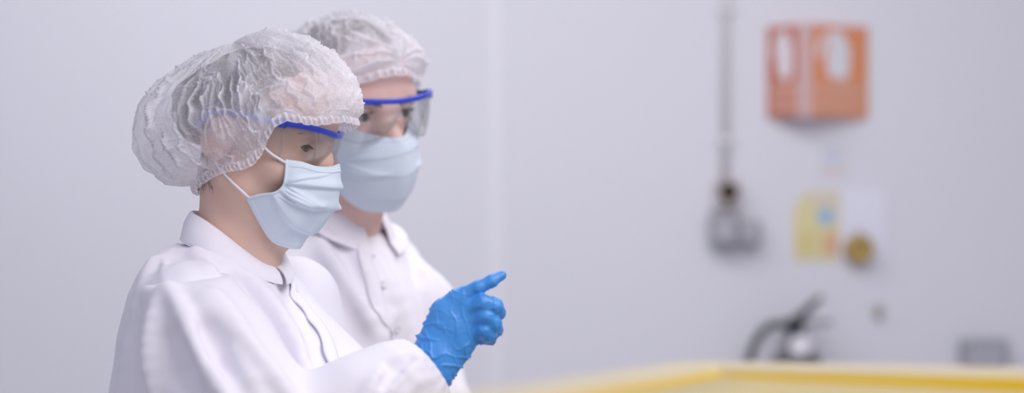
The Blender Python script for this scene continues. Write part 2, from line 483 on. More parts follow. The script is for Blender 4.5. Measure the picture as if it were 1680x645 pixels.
# conduit and switch
M['conduit'] = nmat('conduit_grey', (.76, .745, .74), .5)
M['conduit_warm'] = nmat('conduit_aged', (.74, .73, .74), .5)
x = wp(1190, 0, .03)[0]
cp = root('conduit_pipe', (x, WD-.03, wp(0, 300, .03)[2]), 'thin grey conduit pipe running down the wall to the brown switch', 'pipe')
MB().tube([(x, WD-.010, 3.55), (x, WD-.010, wp(0, 292, .03)[2])], .012, 16).build('pipe', M['conduit'], cp, True)
for yy in (14, 230):
    z = wp(0, yy, .03)[2]; MB().box((x-.022, WD-.0235, z-.010), (x+.022, WD+.002, z+.010), .003).build('pipe_clip', M['conduit_warm'], cp)
M['bakelite'] = nmat('brown_bakelite', (.20, .155, .10), .5); M['switch_plate'] = nmat('switch_plate', (.52, .475, .45), .55); M['dark_knob'] = nmat('dark_knob', (.045, .03, .012), .4)
sw = root('isolator_switch', wp(1195, 345, 0), 'brown isolator switch with dark knob at the foot of the conduit pipe', 'switch')
wbox(MB(), 1176, 296, 1214, 342, 0, .05).build('switch_body', M['switch_plate'], sw)
c = wp(1195, 314, .05); MB().lathe([(.028,0),(.028,.006),(.017,.008),(.015,.03),(.008,.032)], c, (0,-1,0)).build('knob', M['dark_knob'], sw, True)
wbox(MB(), 1190, 322, 1199, 338, .05, .056, .002).build('indicator', M['bakelite'], sw)
cb = root('socket_box', wp(1210, 406, 0), 'grey double socket box on the wall below the brown switch', 'electrical box')
M['box_grey'] = nmat('box_grey', (.36, .355, .385), .5); M['box_lid'] = nmat('box_lid', (.43, .425, .455), .5)
wbox(MB(), 1168, 346, 1212, 402, 0, .075).build('box_body', M['box_grey'], cb)
wbox(MB(), 1212, 362, 1249, 402, 0, .06).build('socket_module', M['box_grey'], cb)
wbox(MB(), 1174, 364, 1206, 396, .075, .083, .003).build('socket_lid', M['box_lid'], cb)
wbox(MB(), 1216, 367, 1240, 397, .06, .068, .003).build('socket_lid', M['box_lid'], cb)
# papers
M['paper_yellow'] = nmat('paper_yellow', (.74, .66, .36), .7); M['paper_tan'] = nmat('paper_tan', (.70, .62, .50), .7); M['paper_white'] = nmat('paper_white', (.78, .775, .86), .7)
M['dot_blue'] = nmat('print_blue', (.30, .50, .74), .6); M['dot_red'] = nmat('print_orange', (.70, .42, .26), .6); M['print_mustard'] = nmat('print_mustard', (.66, .56, .22), .6)
po = root('safety_poster', wp(1338, 428, 0), 'yellow safety poster with a blue disc, left of the white sheet', 'poster')
a = wp(1302, 427, .004); b = wp(1376, 314, .004)
MB().plate([(a[0],WD-.001,a[2]),(b[0],WD-.001,a[2]),(b[0],WD-.001,b[2]),(wp(1322,0)[0],WD-.001,b[2]),(a[0],WD-.001,wp(0,342)[2])], (0,-1,0), .003).build('paper', M['paper_yellow'], po)
wbox(MB(), 1326, 317, 1374, 337, .0041, .005, 0).build('heading', M['paper_tan'], po)
c = wp(1355, 355, .0041); MB().lathe([(.026,0),(.026,.001)], c, (0,-1,0)).build('blue_disc', M['dot_blue'], po)
wbox(MB(), 1351, 382, 1374, 418, .0041, .005, 0).build('warning_panel', M['dot_red'], po)
for k, yy in enumerate((382, 392, 402, 412)): wbox(MB(), 1308, yy, 1345-6*(k%2), yy+5, .0041, .005, 0).build('text_line', M['print_mustard'], po)
o = wbox(MB(), 1379, 312, 1453, 432, .0, .004, 0).build('paper_sheet', M['paper_white']); tag(o, 'blank white paper sheet pinned right of the yellow poster', 'paper')
M['brass'] = nmat('aged_brass', (.44, .30, .085), .45, metal=.25); M['brass_dark'] = nmat('brass_hub', (.33, .22, .07), .5)
tr_ = root('hanging_tape_roll', wp(1407, 436, 0), 'round brown tape roll hanging over the white sheet', 'tape roll')
c = wp(1407, 409, .006)
MB().lathe([(.020,0),(.042,0),(.044,.004),(.044,.04),(.042,.044),(.022,.044),(.020,.040)], c, (0,-1,0)).build('tape', M['brass'], tr_, True)
MB().lathe([(.0205,0.001),(.0205,.042),(.016,.042),(.006,.03)], c, (0,-1,0)).build('hub', M['brass_dark'], tr_, True)
MB().tube([c+[0,-.02,.02], c+[0,-.02,.055], c+[0,.004,.06]], .003, 8).build('hook', M['grey_metal'], tr_)
nt_ = root('notice_card', wp(1365, 288, 0), 'small pale notice card with blue mark under the orange sign', 'notice')
M['card'] = nmat('card_pale', (.70, .685, .72), .7); M['card_mark'] = nmat('card_mark', (.50, .60, .78), .7); M['card_strip'] = nmat('card_strip', (.74, .64, .60), .7)
wbox(MB(), 1344, 238, 1390, 288, 0, .003, 0).build('card', M['card'], nt_)
wbox(MB(), 1361, 240, 1371, 268, .0031, .004, 0).build('blue_mark', M['card_mark'], nt_)
wbox(MB(), 1346, 276, 1388, 286, .0031, .004, 0).build('strip', M['card_strip'], nt_)
M['plug'] = nmat('plug_tan', (.47, .45, .39), .6)
hk = root('wall_hook', wp(1441, 525, 0), 'tiny tan hook plate on the bare wall right of the extinguisher', 'hook')
wbox(MB(), 1434, 499, 1449, 524, 0, .01, .003).build('plate', M['plug'], hk)
c = wp(1441, 512, .01); MB().tube([c, c+[0,-.03,-.004], c+[0,-.035,.012]], .004, 8).build('peg', M['plug'], hk, True)
jb = root('junction_box', wp(1617, 592, 0), 'dark grey junction box low on the wall above the bin at far right', 'electrical box')
M['jb'] = nmat('junction_grey', (.36, .36, .39), .5); M['jb2'] = nmat('junction_cover', (.42, .42, .47), .5)
wbox(MB(), 1581, 557, 1655, 612, 0, .07).build('box_body', M['jb'], jb)
wbox(MB(), 1588, 568, 1648, 606, .07, .08, .003).build('cover', M['jb2'], jb)
for xx in (1585, 1651):
    c = wp(xx, 562, .07); MB().lathe([(.006,0),(.006,.004),(.003,.006)], c, (0,-1,0), 12).build('screw', M['jb2'], jb)
# fire extinguisher on its bracket
M['ext_steel'] = nmat('extinguisher_grey', (.10, .105, .11), .3, coat=.4); M['black_rubber'] = nmat('black_rubber', (.045, .05, .05), .55); M['ext_label'] = nmat('gauge_face', (.82, .79, .84), .4)
c = wp(1307, 560, .09); ex = root('fire_extinguisher', (c[0], WD-.10, c[2]-.62), 'black fire extinguisher with curved hose hanging on the back wall under the orange sign', 'fire extinguisher')
X, Y, Z = c[0], WD-.10, c[2]
MB().lathe([(.02,-.62),(.068,-.615),(.075,-.60),(.075,-.09),(.070,-.055),(.052,-.025),(.028,-.008),(.022,.01)], (X,Y,Z), n=36).build('cylinder', M['ext_steel'], ex, True)
MB().lathe([(.021,0),(.021,.022),(.026,.024),(.026,.055),(.018,.062)], (X-.004,Y,Z), n=20).build('valve', M['black_rubber'], ex, True)
MB().tube([(X-.03,Y-.005,Z+.05),(X+.01,Y-.005,Z+.075),(X+.05,Y-.005,Z+.115),(X+.075,Y-.005,Z+.135)], [.016,.014,.011,.007], 10).build('lever', M['black_rubber'], ex, True)
MB().tube([(X-.02,Y,Z+.045),(X+.03,Y,Z+.055),(X+.11,Y,Z+.058)], [.012,.010,.006], 10).build('handle', M['grey_metal'], ex, True)
hs = [(X-.015,Y-.01,Z+.04),(X-.05,Y-.015,Z+.052),(X-.09,Y-.02,Z+.045),(X-.122,Y-.025,Z+.01),(X-.145,Y-.03,Z-.05),(X-.15,Y-.03,Z-.14),(X-.135,Y-.02,Z-.28),(X-.10,Y-.01,Z-.40)]
MB().tube(catmull(hs, 40), .0125, 12).build('hose', M['black_rubber'], ex, True)
g = np.array((X-.002, Y-.082, Z-.012)); MB().lathe([(.032,0),(.034,.004),(.032,.011),(.027,.013)], g, (0,-1,0)).build('gauge', M['ext_label'], ex, True)
MB().lathe([(.010,0),(.010,.07)], (X-.002,Y-.012,Z-.012), (0,-1,0), 12).build('gauge_stem', M['grey_metal'], ex, True)
MB().box((X-.025, WD-.03, Z-.45), (X+.025, WD+.002, Z+.02), .003).build('bracket', M['grey_metal'], ex)

# ------------------------------------------------------------------ the yellow bin in front
M['bin_yellow'] = nmat('bin_polyethylene', (.66, .43, .004), .6, spec=.08, var=(9, .3, (.68, .45, .01)), bump=(150, .06, .001))
M['bin_liner'] = nmat('bin_tray', (.50, .40, .155), .5, var=(7, .3, (.53, .44, .21)))
cor = P(1112, 594, 1.74)
ang = math.radians(-23); ux = np.array([math.cos(ang), math.sin(ang)]); uy = np.array([math.sin(ang), -math.cos(ang)])   # right along the back rim, and towards the viewer
zr = cor[2]-.0045
bn = root('bulk_bin', (cor[0]+.35*ux[0]+.3*uy[0], cor[1]+.35*ux[1]+.3*uy[1], 0), 'large yellow plastic bulk bin in the foreground at lower right', 'bin')
def rrect(L, Wd, r, inset, n=8):
    """rounded rectangle ring in bin plan, inset from the outer rim"""
    pts = []; r = max(r-inset, .01)
    for (cx_, cy_, a0) in ((inset+r, inset+r, 180), (L-inset-r, inset+r, 270), (L-inset-r, Wd-inset-r, 0), (inset+r, Wd-inset-r, 90)):
        for k in range(n+1):
            a = math.radians(a0+90*k/n); pts.append((cx_+r*math.cos(a), cy_+r*math.sin(a)))
    return [(cor[0]+x*ux[0]+y*uy[0], cor[1]+x*ux[1]+y*uy[1]) for x, y in pts]
def loft(rings):
    mb = MB(); n = len(rings[0][0]); v = []
    for ring, z in rings: v += [(x, y, z) for x, y in ring]
    f = []
    for i in range(len(rings)-1):
        for j in range(n): f.append((i*n+j, i*n+(j+1)%n, (i+1)*n+(j+1)%n, (i+1)*n+j))
    mb.add(v, f); return mb, n
L_, W_ = 1.0, .62
R = lambda i: rrect(L_, W_, .05, i)
mb, n = loft([(R(.06), .10), (R(.035), .13), (R(.03), zr-.09), (R(.03), zr-.075), (R(.004), zr-.07), (R(0), zr-.064), (R(0), zr-.008), (R(.006), zr-.001), (R(.012), zr), (R(.045), zr), (R(.052), zr-.003), (R(.056), zr-.012), (R(.058), zr-.30), (R(.075), .16), (R(.10), .13)])
mb.f.append(tuple(range(n))[::-1]); mb.f.append(tuple(14*n+j for j in range(n)))
mb.build('body', M['bin_yellow'], bn, True)
M['bin_rim_lit'] = nmat('bin_rim_lit', (.56, .50, .34), .5, var=(8, .5, (.54, .46, .25)))  # paler than the body: overhead light along the edge painted into the colour
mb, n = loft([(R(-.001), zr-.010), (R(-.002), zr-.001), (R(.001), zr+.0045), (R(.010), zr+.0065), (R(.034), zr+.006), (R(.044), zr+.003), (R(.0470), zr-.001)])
mb.build('rim', M['bin_rim_lit'], bn, True)
mb, n = loft([(R(.057), zr-.034), (R(.057), zr-.032), (R(.062), zr-.0255), (R(.12), zr-.0235), (R(.15), zr-.028), (R(.17), zr-.034)])
mb.f.append(tuple(range(n))[::-1]); mb.f.append(tuple(5*n+j for j in range(n)))
for k, (x, y, z) in enumerate(mb.v):
    xl = (x-cor[0])*ux[0]+(y-cor[1])*ux[1]
    if n <= k < 5*n: mb.v[k] = (x, y, z+.0230*max(0.0, min(1.0, (.22-xl)/.16)))
mb.build('inner_tray', M['bin_liner'], bn, True)
for (x0, y0) in ((.12,.10),(L_-.24,.10),(.12,W_-.22),(L_-.24,W_-.22)):
    q = [(cor[0]+x*ux[0]+y*uy[0], cor[1]+x*ux[1]+y*uy[1]) for x, y in ((x0,y0),(x0+.12,y0),(x0+.12,y0+.12),(x0,y0+.12))]
    MB().prism(q, 0, .105).build('foot', M['bin_yellow'], bn)

# ------------------------------------------------------------------ people
class Frame:
    """position and axes: forward, left, up"""
    def __init__(s, C, yaw, pitch=0, roll=0, scale=1.0):
        y, p, r = map(math.radians, (yaw, pitch, roll))
        f0 = np.array([math.sin(y), -math.cos(y), 0]); l0 = np.array([math.cos(y), math.sin(y), 0]); up = np.array([0, 0, 1.])
        f = f0*math.cos(p)-up*math.sin(p); u = up*math.cos(p)+f0*math.sin(p)
        s.f = f; s.u = u*math.cos(r)-l0*math.sin(r); s.l = l0*math.cos(r)+u*math.sin(r)
        s.C = np.asarray(C, float); s.s = scale; s.R = np.stack([s.f, s.l, s.u], 1)
    def loc(s, p): return ((p-s.C)@s.R)/s.s
    def w(s, q): return s.C+(np.asarray(q, float)*s.s)@s.R.T
    def ray(s, px, py, y=0.0):
        """local point where the sight line through a photo point meets the sheet at local left = y"""
        o = s.loc(np.array([0, 0, H])); d = s.loc(P(px, py, 1.0))-o; t = (y-o[1])/d[1]; return o+d*t

EYEC = np.array([.0735, .0315, .016])
def head_sdf(q, lid=.0040, cheek=0.0, brow=0.0, cc=(-.012, 0, .046), cr=(.092, .073, .084), jaw=1.0):
    y = np.abs(q[...,1]); m = np.stack([q[...,0], y, q[...,2]], -1)
    d = ell(q, cc, cr)
    d = smin(d, ell(q, (.048, 0, .050), (.048, .060, .050)), .03)
    d = smin(d, ell(q, (.040, 0, -.028), (.055, .056*jaw, .072)), .025)
    d = smin(d, cap(m, (.000, .054*jaw, -.042), (.070, .014, -.092), .016, .016), .03)
    d = smin(d, sph(q, (.080, 0, -.092), .017), .02)
    d = smin(d, ell(m, (.060, .045*jaw, -.018), (.024, .020, .020+cheek)), .018)
    d = smin(d, cap(m, (.0855, .008, .034), (.074, .044, .036), .010+brow, .008+brow), .014)
    # eye sockets
    d = smax(d, -ell(m, (.098, .032, .017), (.017, .019, .0125)), .010)
    # lids around the ball
    lidd = sph(m, EYEC, .0137)
    slot = ell(m, EYEC+np.array([.012, 0.0, -.0012]), (.0105, .0155, lid))
    lidd = smax(lidd, -slot, .0018)
    d = smin(d, lidd, .006)
    d = np.maximum(d, -np.maximum(sph(m, EYEC, .0119), ell(m, EYEC+np.array([.009, 0, -.0012]), (.011, .0160, lid+.0015))))
    # nose
    nz = chain(q, [(.088, 0, .026), (.100, 0, .006), (.1135, 0, -.018)], [.0068, .0075, .0095], .01)
    nz = smin(nz, sph(q, (.1125, 0, -.0205), .0095), .008)
    nz = smin(nz, ell(m, (.1015, .0105, -.0255), (.0105, .0065, .0075)), .006)
    nz = smin(nz, ell(m, (.092, .010, .0), (.014, .012, .024)), .014)
    d = smin(d, nz, .012)
    d = smax(d, -ell(m, (.1055, .0058, -.0325), (.005, .0028, .004)), .002)
    # mouth
    d = smin(d, ell(q, (.086, 0, -.052), (.020, .030, .020)), .012)
    d = smin(d, ell(q, (.1015, 0, -.0475), (.0055, .021, .0042)), .004)
    d = smin(d, ell(q, (.1005, 0, -.0575), (.0058, .018, .0050)), .004)
    d = smax(d, -ell(q, (.1085, 0, -.0525), (.006, .022, .0011)), .0015)
    # ears
    e = ell(m, (-.012, .077, .002), (.018, .0075, .031)); e = smax(e, -ell(m, (-.008, .086, .004), (.011, .006, .020)), .004)
    d = smin(d, e, .006)
    return d

class Body: pass
M['lash'] = nmat('lash', (.02,.016,.014), .6)

def sections(q, tab):
    """elliptic trunk: rows (z, half depth, half width, forward offset), top to bottom"""
    z = -q[...,2]; T = np.array(tab); zz = -T[:,0]
    a = np.interp(z, zz, T[:,1]); b = np.interp(z, zz, T[:,2]); c = np.interp(z, zz, T[:,3])
    x = (q[...,0]-c)/a; y = q[...,1]/b
    k = np.sqrt(x*x+y*y)+1e-9; kk = np.sqrt((x/a)**2+(y/b)**2)+1e-9
    d = k*(k-1)/kk
    return smax(smax(d, q[...,2]-T[0,0], .02), T[-1,0]-q[...,2], .01)

# ---------------- hair net
def net_cap(name, hd, parent, nape, front, sil, side, bump, seed, opts):
    """bouffant cap: a star shaped bag over the elastic loop; sil = outline in the mid plane (front to back)"""
    nape = np.array(nape); front = np.array(front); c = (nape+front)/2; et = (front-nape); half = np.linalg.norm(et)/2; et = et/(2*half)
    en = np.array([-et[1], et[0]])
    fr, bk = [], []
    for (x, z) in sil:
        r = np.array([x, z])-c; t = r@et; n = r@en; R = math.hypot(t, n)
        if t >= -.004: fr.append((math.degrees(math.atan2(n, t)), R))
        if t <= .004: bk.append((math.degrees(math.atan2(n, -t)), R))
    top = max(fr)[1]
    fr = sorted(fr)+[(90, top)]; bk = sorted(bk)+[(90, top)]
    fa = np.array(fr); ba = np.array(bk); sa = np.array(list(side)+[(90, top)])
    bb = np.linspace(-25, 95, 481)
    def tab(A):
        v = np.interp(bb, A[:,0], A[:,1]); k = np.hanning(21); k /= k.sum(); return np.convolve(np.pad(v, 10, mode='edge'), k, 'valid')
    TF, TB, TS = tab(fa), tab(ba), tab(sa)
    NA, NB = 560, 190
    al = np.linspace(0, 2*np.pi, NA, endpoint=False)[:,None]; vv = np.linspace(0, 1, NB)[None,:]
    def beta0(a):
        dd = np.abs((a+np.pi) % (2*np.pi)-np.pi); deg = np.degrees(dd)
        return fa[0,0]*(1+np.cos(a))/2+ba[0,0]*(1-np.cos(a))/2+sum(h_*np.exp(-((deg-c_)/w_)**2) for h_, c_, w_ in bump)
    def point(a, be, dr=0.0):
        rf = np.where(np.cos(a) >= 0, np.interp(be, bb, TF), np.interp(be, bb, TB)); rs = np.interp(be, bb, TS)
        R = 1/np.sqrt((np.cos(a)/rf)**2+(np.sin(a)/rs)**2)+dr
        rho = R*np.cos(np.radians(be)); h = R*np.sin(np.radians(be))
        t = rho*np.cos(a); y = rho*np.sin(a)*opts.get('side_sign', 1)
        return np.stack([c[0]+et[0]*t+en[0]*h, y, c[1]+et[1]*t+en[1]*h], -1)
    b0 = beta0(al); be = b0+(90-b0)*(vv**1.35)
    A = al+0*vv; V = vv+0*al
    # creases: long wandering folds that start at the elastic, short cross folds, gathers near the band
    def N3(k, m, s, off=0): return noise(np.stack([np.cos(A+off)*k+7.3, np.sin(A+off)*k+3.1, V*m+s*1.7], -1), seed+s)
    aw = .10*N3(3.0, 5.0, 1)+.05*N3(6, 14.0, 2)
    def ring(k, m, s, w):
        n = noise(np.stack([np.cos(A+aw)*k+11.3, np.sin(A+aw)*k+5.1, V*m+s*2.3], -1), seed+s)
        return np.clip(1-np.abs(n)/w, 0, 1)
    r1 = ring(opts.get('k1', 7.5), 2.2, 3, .24); r2 = ring(opts.get('k1', 7.5)*1.9, 3.2, 4, .22)
    r3 = np.clip(1-np.abs(N3(4.5, 13.0, 5))/.14, 0, 1)
    r4 = np.clip(1-np.abs(N3(9.0, 22.0, 6))/.2, 0, 1)
    low = N3(2.2, 3.0, 7); mid = N3(6, 7, 8)
    nl = opts.get('nl', 34)
    def lines(n_, s, w, wob):
        phs = A*n_+wob*N3(4.0, 3.0, s)+.55*wob*N3(7.0, 9.0, s+1)+.75*np.sin(V*52+6*N3(3, 2, s+2))
        x = np.abs((phs % (2*np.pi))-np.pi)
        return np.exp(-(x/w)**2)*np.clip(.55+.9*N3(5.0, 4.0, s+3), 0, 1)
    r1 = np.maximum(.55*r1, lines(nl, 11, .55, 2.6)); r2 = np.maximum(.6*r2, lines(nl*1.7, 15, .5, 3.2))
    fade = np.clip(V*9, 0, 1)*np.clip((1-V)*6, 0, 1)
    gath = np.cos(A*opts.get('ng', 84)+2*N3(2, 1, 9))*np.exp(-V/.045)
    amp = opts.get('amp', 1.0)
    dr = fade*amp*(.0075*r1**1.2+.0022*r2+.0034*r3*(.4+.6*(low > 0))+.0008*r4+(.006*low+.0035*mid)*np.clip((1-V)*2.5, 0, 1))+.0016*gath
    pin = opts.get('pinch')
    dens = opts.get('base', .40)+.50*r1**2.0+.10*r2**2+.20*r3**2*(.5+.5*low)+.06*r4+.20*mid+.10*low+.18*np.exp(-V/.03)
    if opts.get('front'): dens = dens+opts['front']*np.clip(np.cos(A), 0, 1)**2*np.clip(1-np.abs(V-.25)/.45, 0, 1)
    if opts.get('back'): dens = dens+opts['back']*np.clip(-np.cos(A), 0, 1)**1.5*np.clip(1.2-V*2.0, 0, 1)
    if pin:
        pa, pv = pin; dx = (A-pa+np.pi) % (2*np.pi)-np.pi; dy = (V-pv)*2.2; rr = np.hypot(dx, dy)+1e-6; th = np.arctan2(dy, dx)
        star = np.clip(np.cos(th*9+2.5*noise(np.stack([np.cos(th)*2, np.sin(th)*2, rr*2], -1), seed+30)), 0, 1)**2.5*np.exp(-rr/.8)
        dr = dr+.009*star*np.clip(rr*6, 0, 1)-.014*np.exp(-(rr/.16)**2); dens = dens+.5*star+.4*np.exp(-(rr/.22)**2)
    avoid = opts['avoid']
    def clear(q, gap):
        sh_ = q.shape; q = q.reshape(-1,3).copy()
        for _ in range(3):
            d = avoid(q); m = d < gap
            if not m.any(): break
            q[m] += grad(avoid, q[m])*(gap-d[m])[:,None]
        return q.reshape(sh_)
    v = hd.w(clear(point(A, be, dr), .003)).reshape(-1,3)
    o = mesh_obj(name, v, grid_faces(NA, NB, True), M['net'], parent)
    at = o.data.attributes.new('fibre_share', 'FLOAT', 'POINT'); at.data.foreach_set('value', np.clip(dens, .12, .97).astype(np.float32).ravel())
    # gathered elastic edge
    NE = 1400; ae = np.linspace(0, 2*np.pi, NE, endpoint=False)[:,None]; ve = np.linspace(0, 1, 7)[None,:]
    b0 = beta0(ae); hgt = .0116; ng = opts.get('ng', 84)
    ph = ae*ng+1.6*np.sin(ae*9)
    rung = np.clip(np.cos(ph), 0, 1)**1.5
    bulge = .0016*np.sin(np.pi*ve)+.0014*np.cos(ph)*(.4+.6*np.sin(np.pi*ve))+.0016*np.cos(ph*.5)*np.abs(ve-.5)*2
    pt = point(ae+0*ve, b0+0*ve, .0005+bulge)
    pt = pt+np.array([en[0], 0, en[1]])*((ve-.62)*hgt)[...,None]
    e = mesh_obj('elastic_band', hd.w(clear(pt, .0026+.0012*np.cos(ph).mean())).reshape(-1,3), grid_faces(NE, 7, True), M['net'], o)
    at = e.data.attributes.new('fibre_share', 'FLOAT', 'POINT')
    de = .50+.45*rung+.40*np.clip(np.abs(ve-.5)*2-.55, 0, 1)*2+0*ve
    at.data.foreach_set('value', np.clip(de, .3, 1).astype(np.float32).ravel())
    return o

# ---------------- face mask
def face_mask(hd, parent, net, seed, loops, kw, pl=1.0, skew=0.0):
    """net: rows top to bottom, each from the middle of the face to the side (forward, left, up)"""
    rows = np.array(net, float)
    full = np.concatenate([rows[:,::-1]*np.array([1,-1,1]), rows[:,1:]], 1)       # right side -> left side
    full[...,2] += full[...,1]*skew
    NV, NU = 150, 170
    g = catmull(full, NV); g = catmull(g.transpose(1,0,2), NU)                       # [u, v]
    u = np.linspace(-1, 1, NU)[:,None]; v = np.linspace(0, 1, NV)[None,:]
    du = np.gradient(g, axis=0); dv = np.gradient(g, axis=1); n = np.cross(dv, du); n /= np.linalg.norm(n, axis=2, keepdims=True)+1e-12
    if (n[NU//2, NV//2][0] < 0): n = -n
    # three pleats that open toward the middle of the face, side gathers and soft creases
    d = np.zeros((NU, NV)); au = np.abs(u)
    for k, (c0, c1) in enumerate(((.34,.27),(.50,.52),(.66,.78))):
        c = c1+(c0-c1)*au**1.5+.02*noise(np.stack([u*2+k*5, 0*u, 0*u], -1), seed+k)
        s = (v-c)/.085
        saw = np.where(s < 0, np.exp(-(s/.9)**2), np.exp(-(s/.22)**2))
        d += .0058*pl*saw*(.35+.65*au)*(1-.85*au**5)
    for k in range(9):
        a0 = seed*1.3+k*2.1; cu = (.95 if k % 2 else -.95); cv = .32+.36*((k*37) % 10)/10
        ang = (1.0 if cu < 0 else -1.0); sl = -.55+1.1*((k*53) % 10)/10
        t = (u-cu)*ang; w_ = (v-(cv+sl*t*.55)); d += .0040*(.4+.6*pl)*np.where(w_ < 0, np.exp(-(w_/.035)**2), np.exp(-(w_/.010)**2))*np.clip(t*7, 0, 1)*np.clip(1-t/.75, 0, 1)
    nn = noise(np.stack([u*3.2+seed+0*v, v*3.2+0*u, 0*u*v], -1), seed); d += .0016*nn*np.clip((1-au)*8, 0, 1)
    # stitched hem at the top and bottom edges
    d += .0009*(np.exp(-((v-.055)/.01)**2)+np.exp(-((v-.95)/.01)**2))
    d += .0016*np.exp(-((v-.09)/.012)**2)*np.clip((1-au)*9, 0, 1)
    edge = np.clip(v*18, 0, 1)
    g = g+n*(d*edge)[...,None]
    q = g.reshape(-1,3); hs = lambda x: head_sdf(x, **kw)
    for _ in range(3):
        dd = hs(q); m_ = dd < .0022
        if m_.any(): q[m_] += grad(hs, q[m_])*(.0022-dd[m_])[:,None]
    g = q.reshape(g.shape)
    for _ in range(3):
        h = g.copy(); h[1:-1,1:-1] = g[1:-1,1:-1]*.5+(g[2:,1:-1]+g[:-2,1:-1]+g[1:-1,2:]+g[1:-1,:-2])*.125; g = h
    o = shell('face_mask', hd.w(g), M['mask'], parent, .0012*hd.s)
    # side binding
    for sgn, nm in ((0, 'side_binding'), (NU-1, 'side_binding')):
        pts = hd.w(g[sgn]+n[sgn]*.0004); MB().tube(pts[::5], .0017, 8).build(nm, M['mask'], o, True)
    for pts in loops(g): MB().tube(hd.w(catmull(pts, 24)), .00155, 8).build('ear_loop', M['loop'], o, True)
    return o

def sweep(pts, up, w, t, closed=False):
    """flat bar: rectangle w (along up) by t swept along pts"""
    pts = np.asarray(pts, float); m = len(pts); tang = np.gradient(pts, axis=0); tang /= ln(tang)[:,None]
    up = np.broadcast_to(np.asarray(up, float), pts.shape); up = up-tang*(up*tang).sum(1)[:,None]; up = up/ln(up)[:,None]; sd = np.cross(tang, up)
    w = np.broadcast_to(w, (m,))[:,None]; t = np.broadcast_to(t, (m,))[:,None]
    prof = [(-.5,-.32),(-.32,-.5),(.32,-.5),(.5,-.32),(.5,.32),(.32,.5),(-.32,.5),(-.5,.32)]
    v = np.stack([pts+up*w*a+sd*t*b for a, b in prof], 1); n = len(prof)
    f = [(i*n+j, i*n+(j+1)%n, (i+1)*n+(j+1)%n, (i+1)*n+j) for i in range(m-1) for j in range(n)]
    f += [tuple(range(n))[::-1], tuple((m-1)*n+j for j in range(n))]
    return v.reshape(-1,3), f

def safety_glasses(hd, parent, wide=1.0, lift=0.0, fwd=0.0):
    half = np.array([(.1245,0,.0405),(.1225,.020,.0415),(.1145,.042,.0425),(.0985,.0600,.0420),(.076,.0715,.0395)])*np.array([1,wide,1])+np.array([fwd,0,lift])
    bar = np.concatenate([half[::-1]*np.array([1,-1,1]), half[1:]])
    bar = catmull(bar, 60); k = np.abs(np.linspace(-1, 1, 60))
    v, f = sweep(bar, (0,0,1), (.0070+.0018*k**2), .0046)
    o = MB().add(hd.w(v), f).build('safety_glasses', M['blue_frame'], parent, True)
    for s in (-1, 1):
        tp = catmull(np.array([(.078,.0715*wide,.0395),(.066,.0745*wide,.0385),(.035,.0785*wide,.036),(.000,.0800*wide,.033),(-.018,.0795*wide,.026),(-.030,.0775*wide,.006)])*np.array([1,s,1])+np.array([fwd,0,lift]), 40)
        kk = np.linspace(0, 1, 40); v, f = sweep(tp, (0,0,1), .0098-.0045*kk, .0034)
        MB().add(hd.w(v), f).build('temple', M['blue_frame'], o, True)
        h = np.array([.076,.0735*wide*s,.039])+np.array([fwd,0,lift]); v, f = sweep(np.array([h+[.004,0,0], h, h-[.008,0,0]]), (0,0,1), .0115, .0052)
        MB().add(hd.w(v), f).build('hinge', M['blue_frame'], o, True)
    # wrap lens with nose cut-out
    top = half-np.array([0,0,.002])
    bot = np.array([(.1205,0,.0185),(.1195,.010,.008),(.1135,.024,-.006),(.102,.046,-.0125),(.078,.064*1.02,-.008)])*np.array([1,wide,1])+np.array([fwd,0,lift])
    T = catmull(np.concatenate([top[::-1]*[1,-1,1], top[1:]]), 72); B = catmull(np.concatenate([bot[::-1]*[1,-1,1], bot[1:]]), 72)
    vv = np.linspace(0, 1, 20)[None,:,None]; G = T[:,None]*(1-vv)+B[:,None]*vv
    G = G+np.array([1,0,0])*(.004*np.sin(np.pi*vv))
    shell('lens', hd.w(G), M['lens'], o, .0016)
    MB().tube(hd.w(G[:,-1]), .0008, 6).build('lens_rim', M['lens_edge'], o, True)
    for kk in (0, 15, 56, 71): MB().tube(hd.w(G[kk]), .0006, 6).build('lens_rim', M['lens_edge'], o, True)
    for s in (-1, 1):   # side shields
        t2 = np.array([(.077,.0725,.038),(.055,.0765,.036),(.034,.0785,.034)])*np.array([1,wide*s,1])+np.array([fwd,0,lift])
        b2 = np.array([(.078,.0655,-.008),(.058,.0720,-.004),(.040,.0770,.012)])*np.array([1,wide*s,1])+np.array([fwd,0,lift])
        T = catmull(t2, 20); B = catmull(b2, 20); vv = np.linspace(0, 1, 10)[None,:,None]
        shell('side_shield', hd.w(T[:,None]*(1-vv)+B[:,None]*vv), M['lens'], o, .0014)
    return o

def strands(name, mat, parent, roots, tips, r, bend=.15, n=7):
    mb = MB()
    for a, b in zip(roots, tips):
        a = np.array(a); b = np.array(b); mid = (a+b)/2+np.random.randn(3)*np.linalg.norm(b-a)*bend
        mb.tube(catmull([a, mid, b], n), list(np.linspace(r, r*.25, n)), 5)
    return mb.build(name, mat, parent, True)

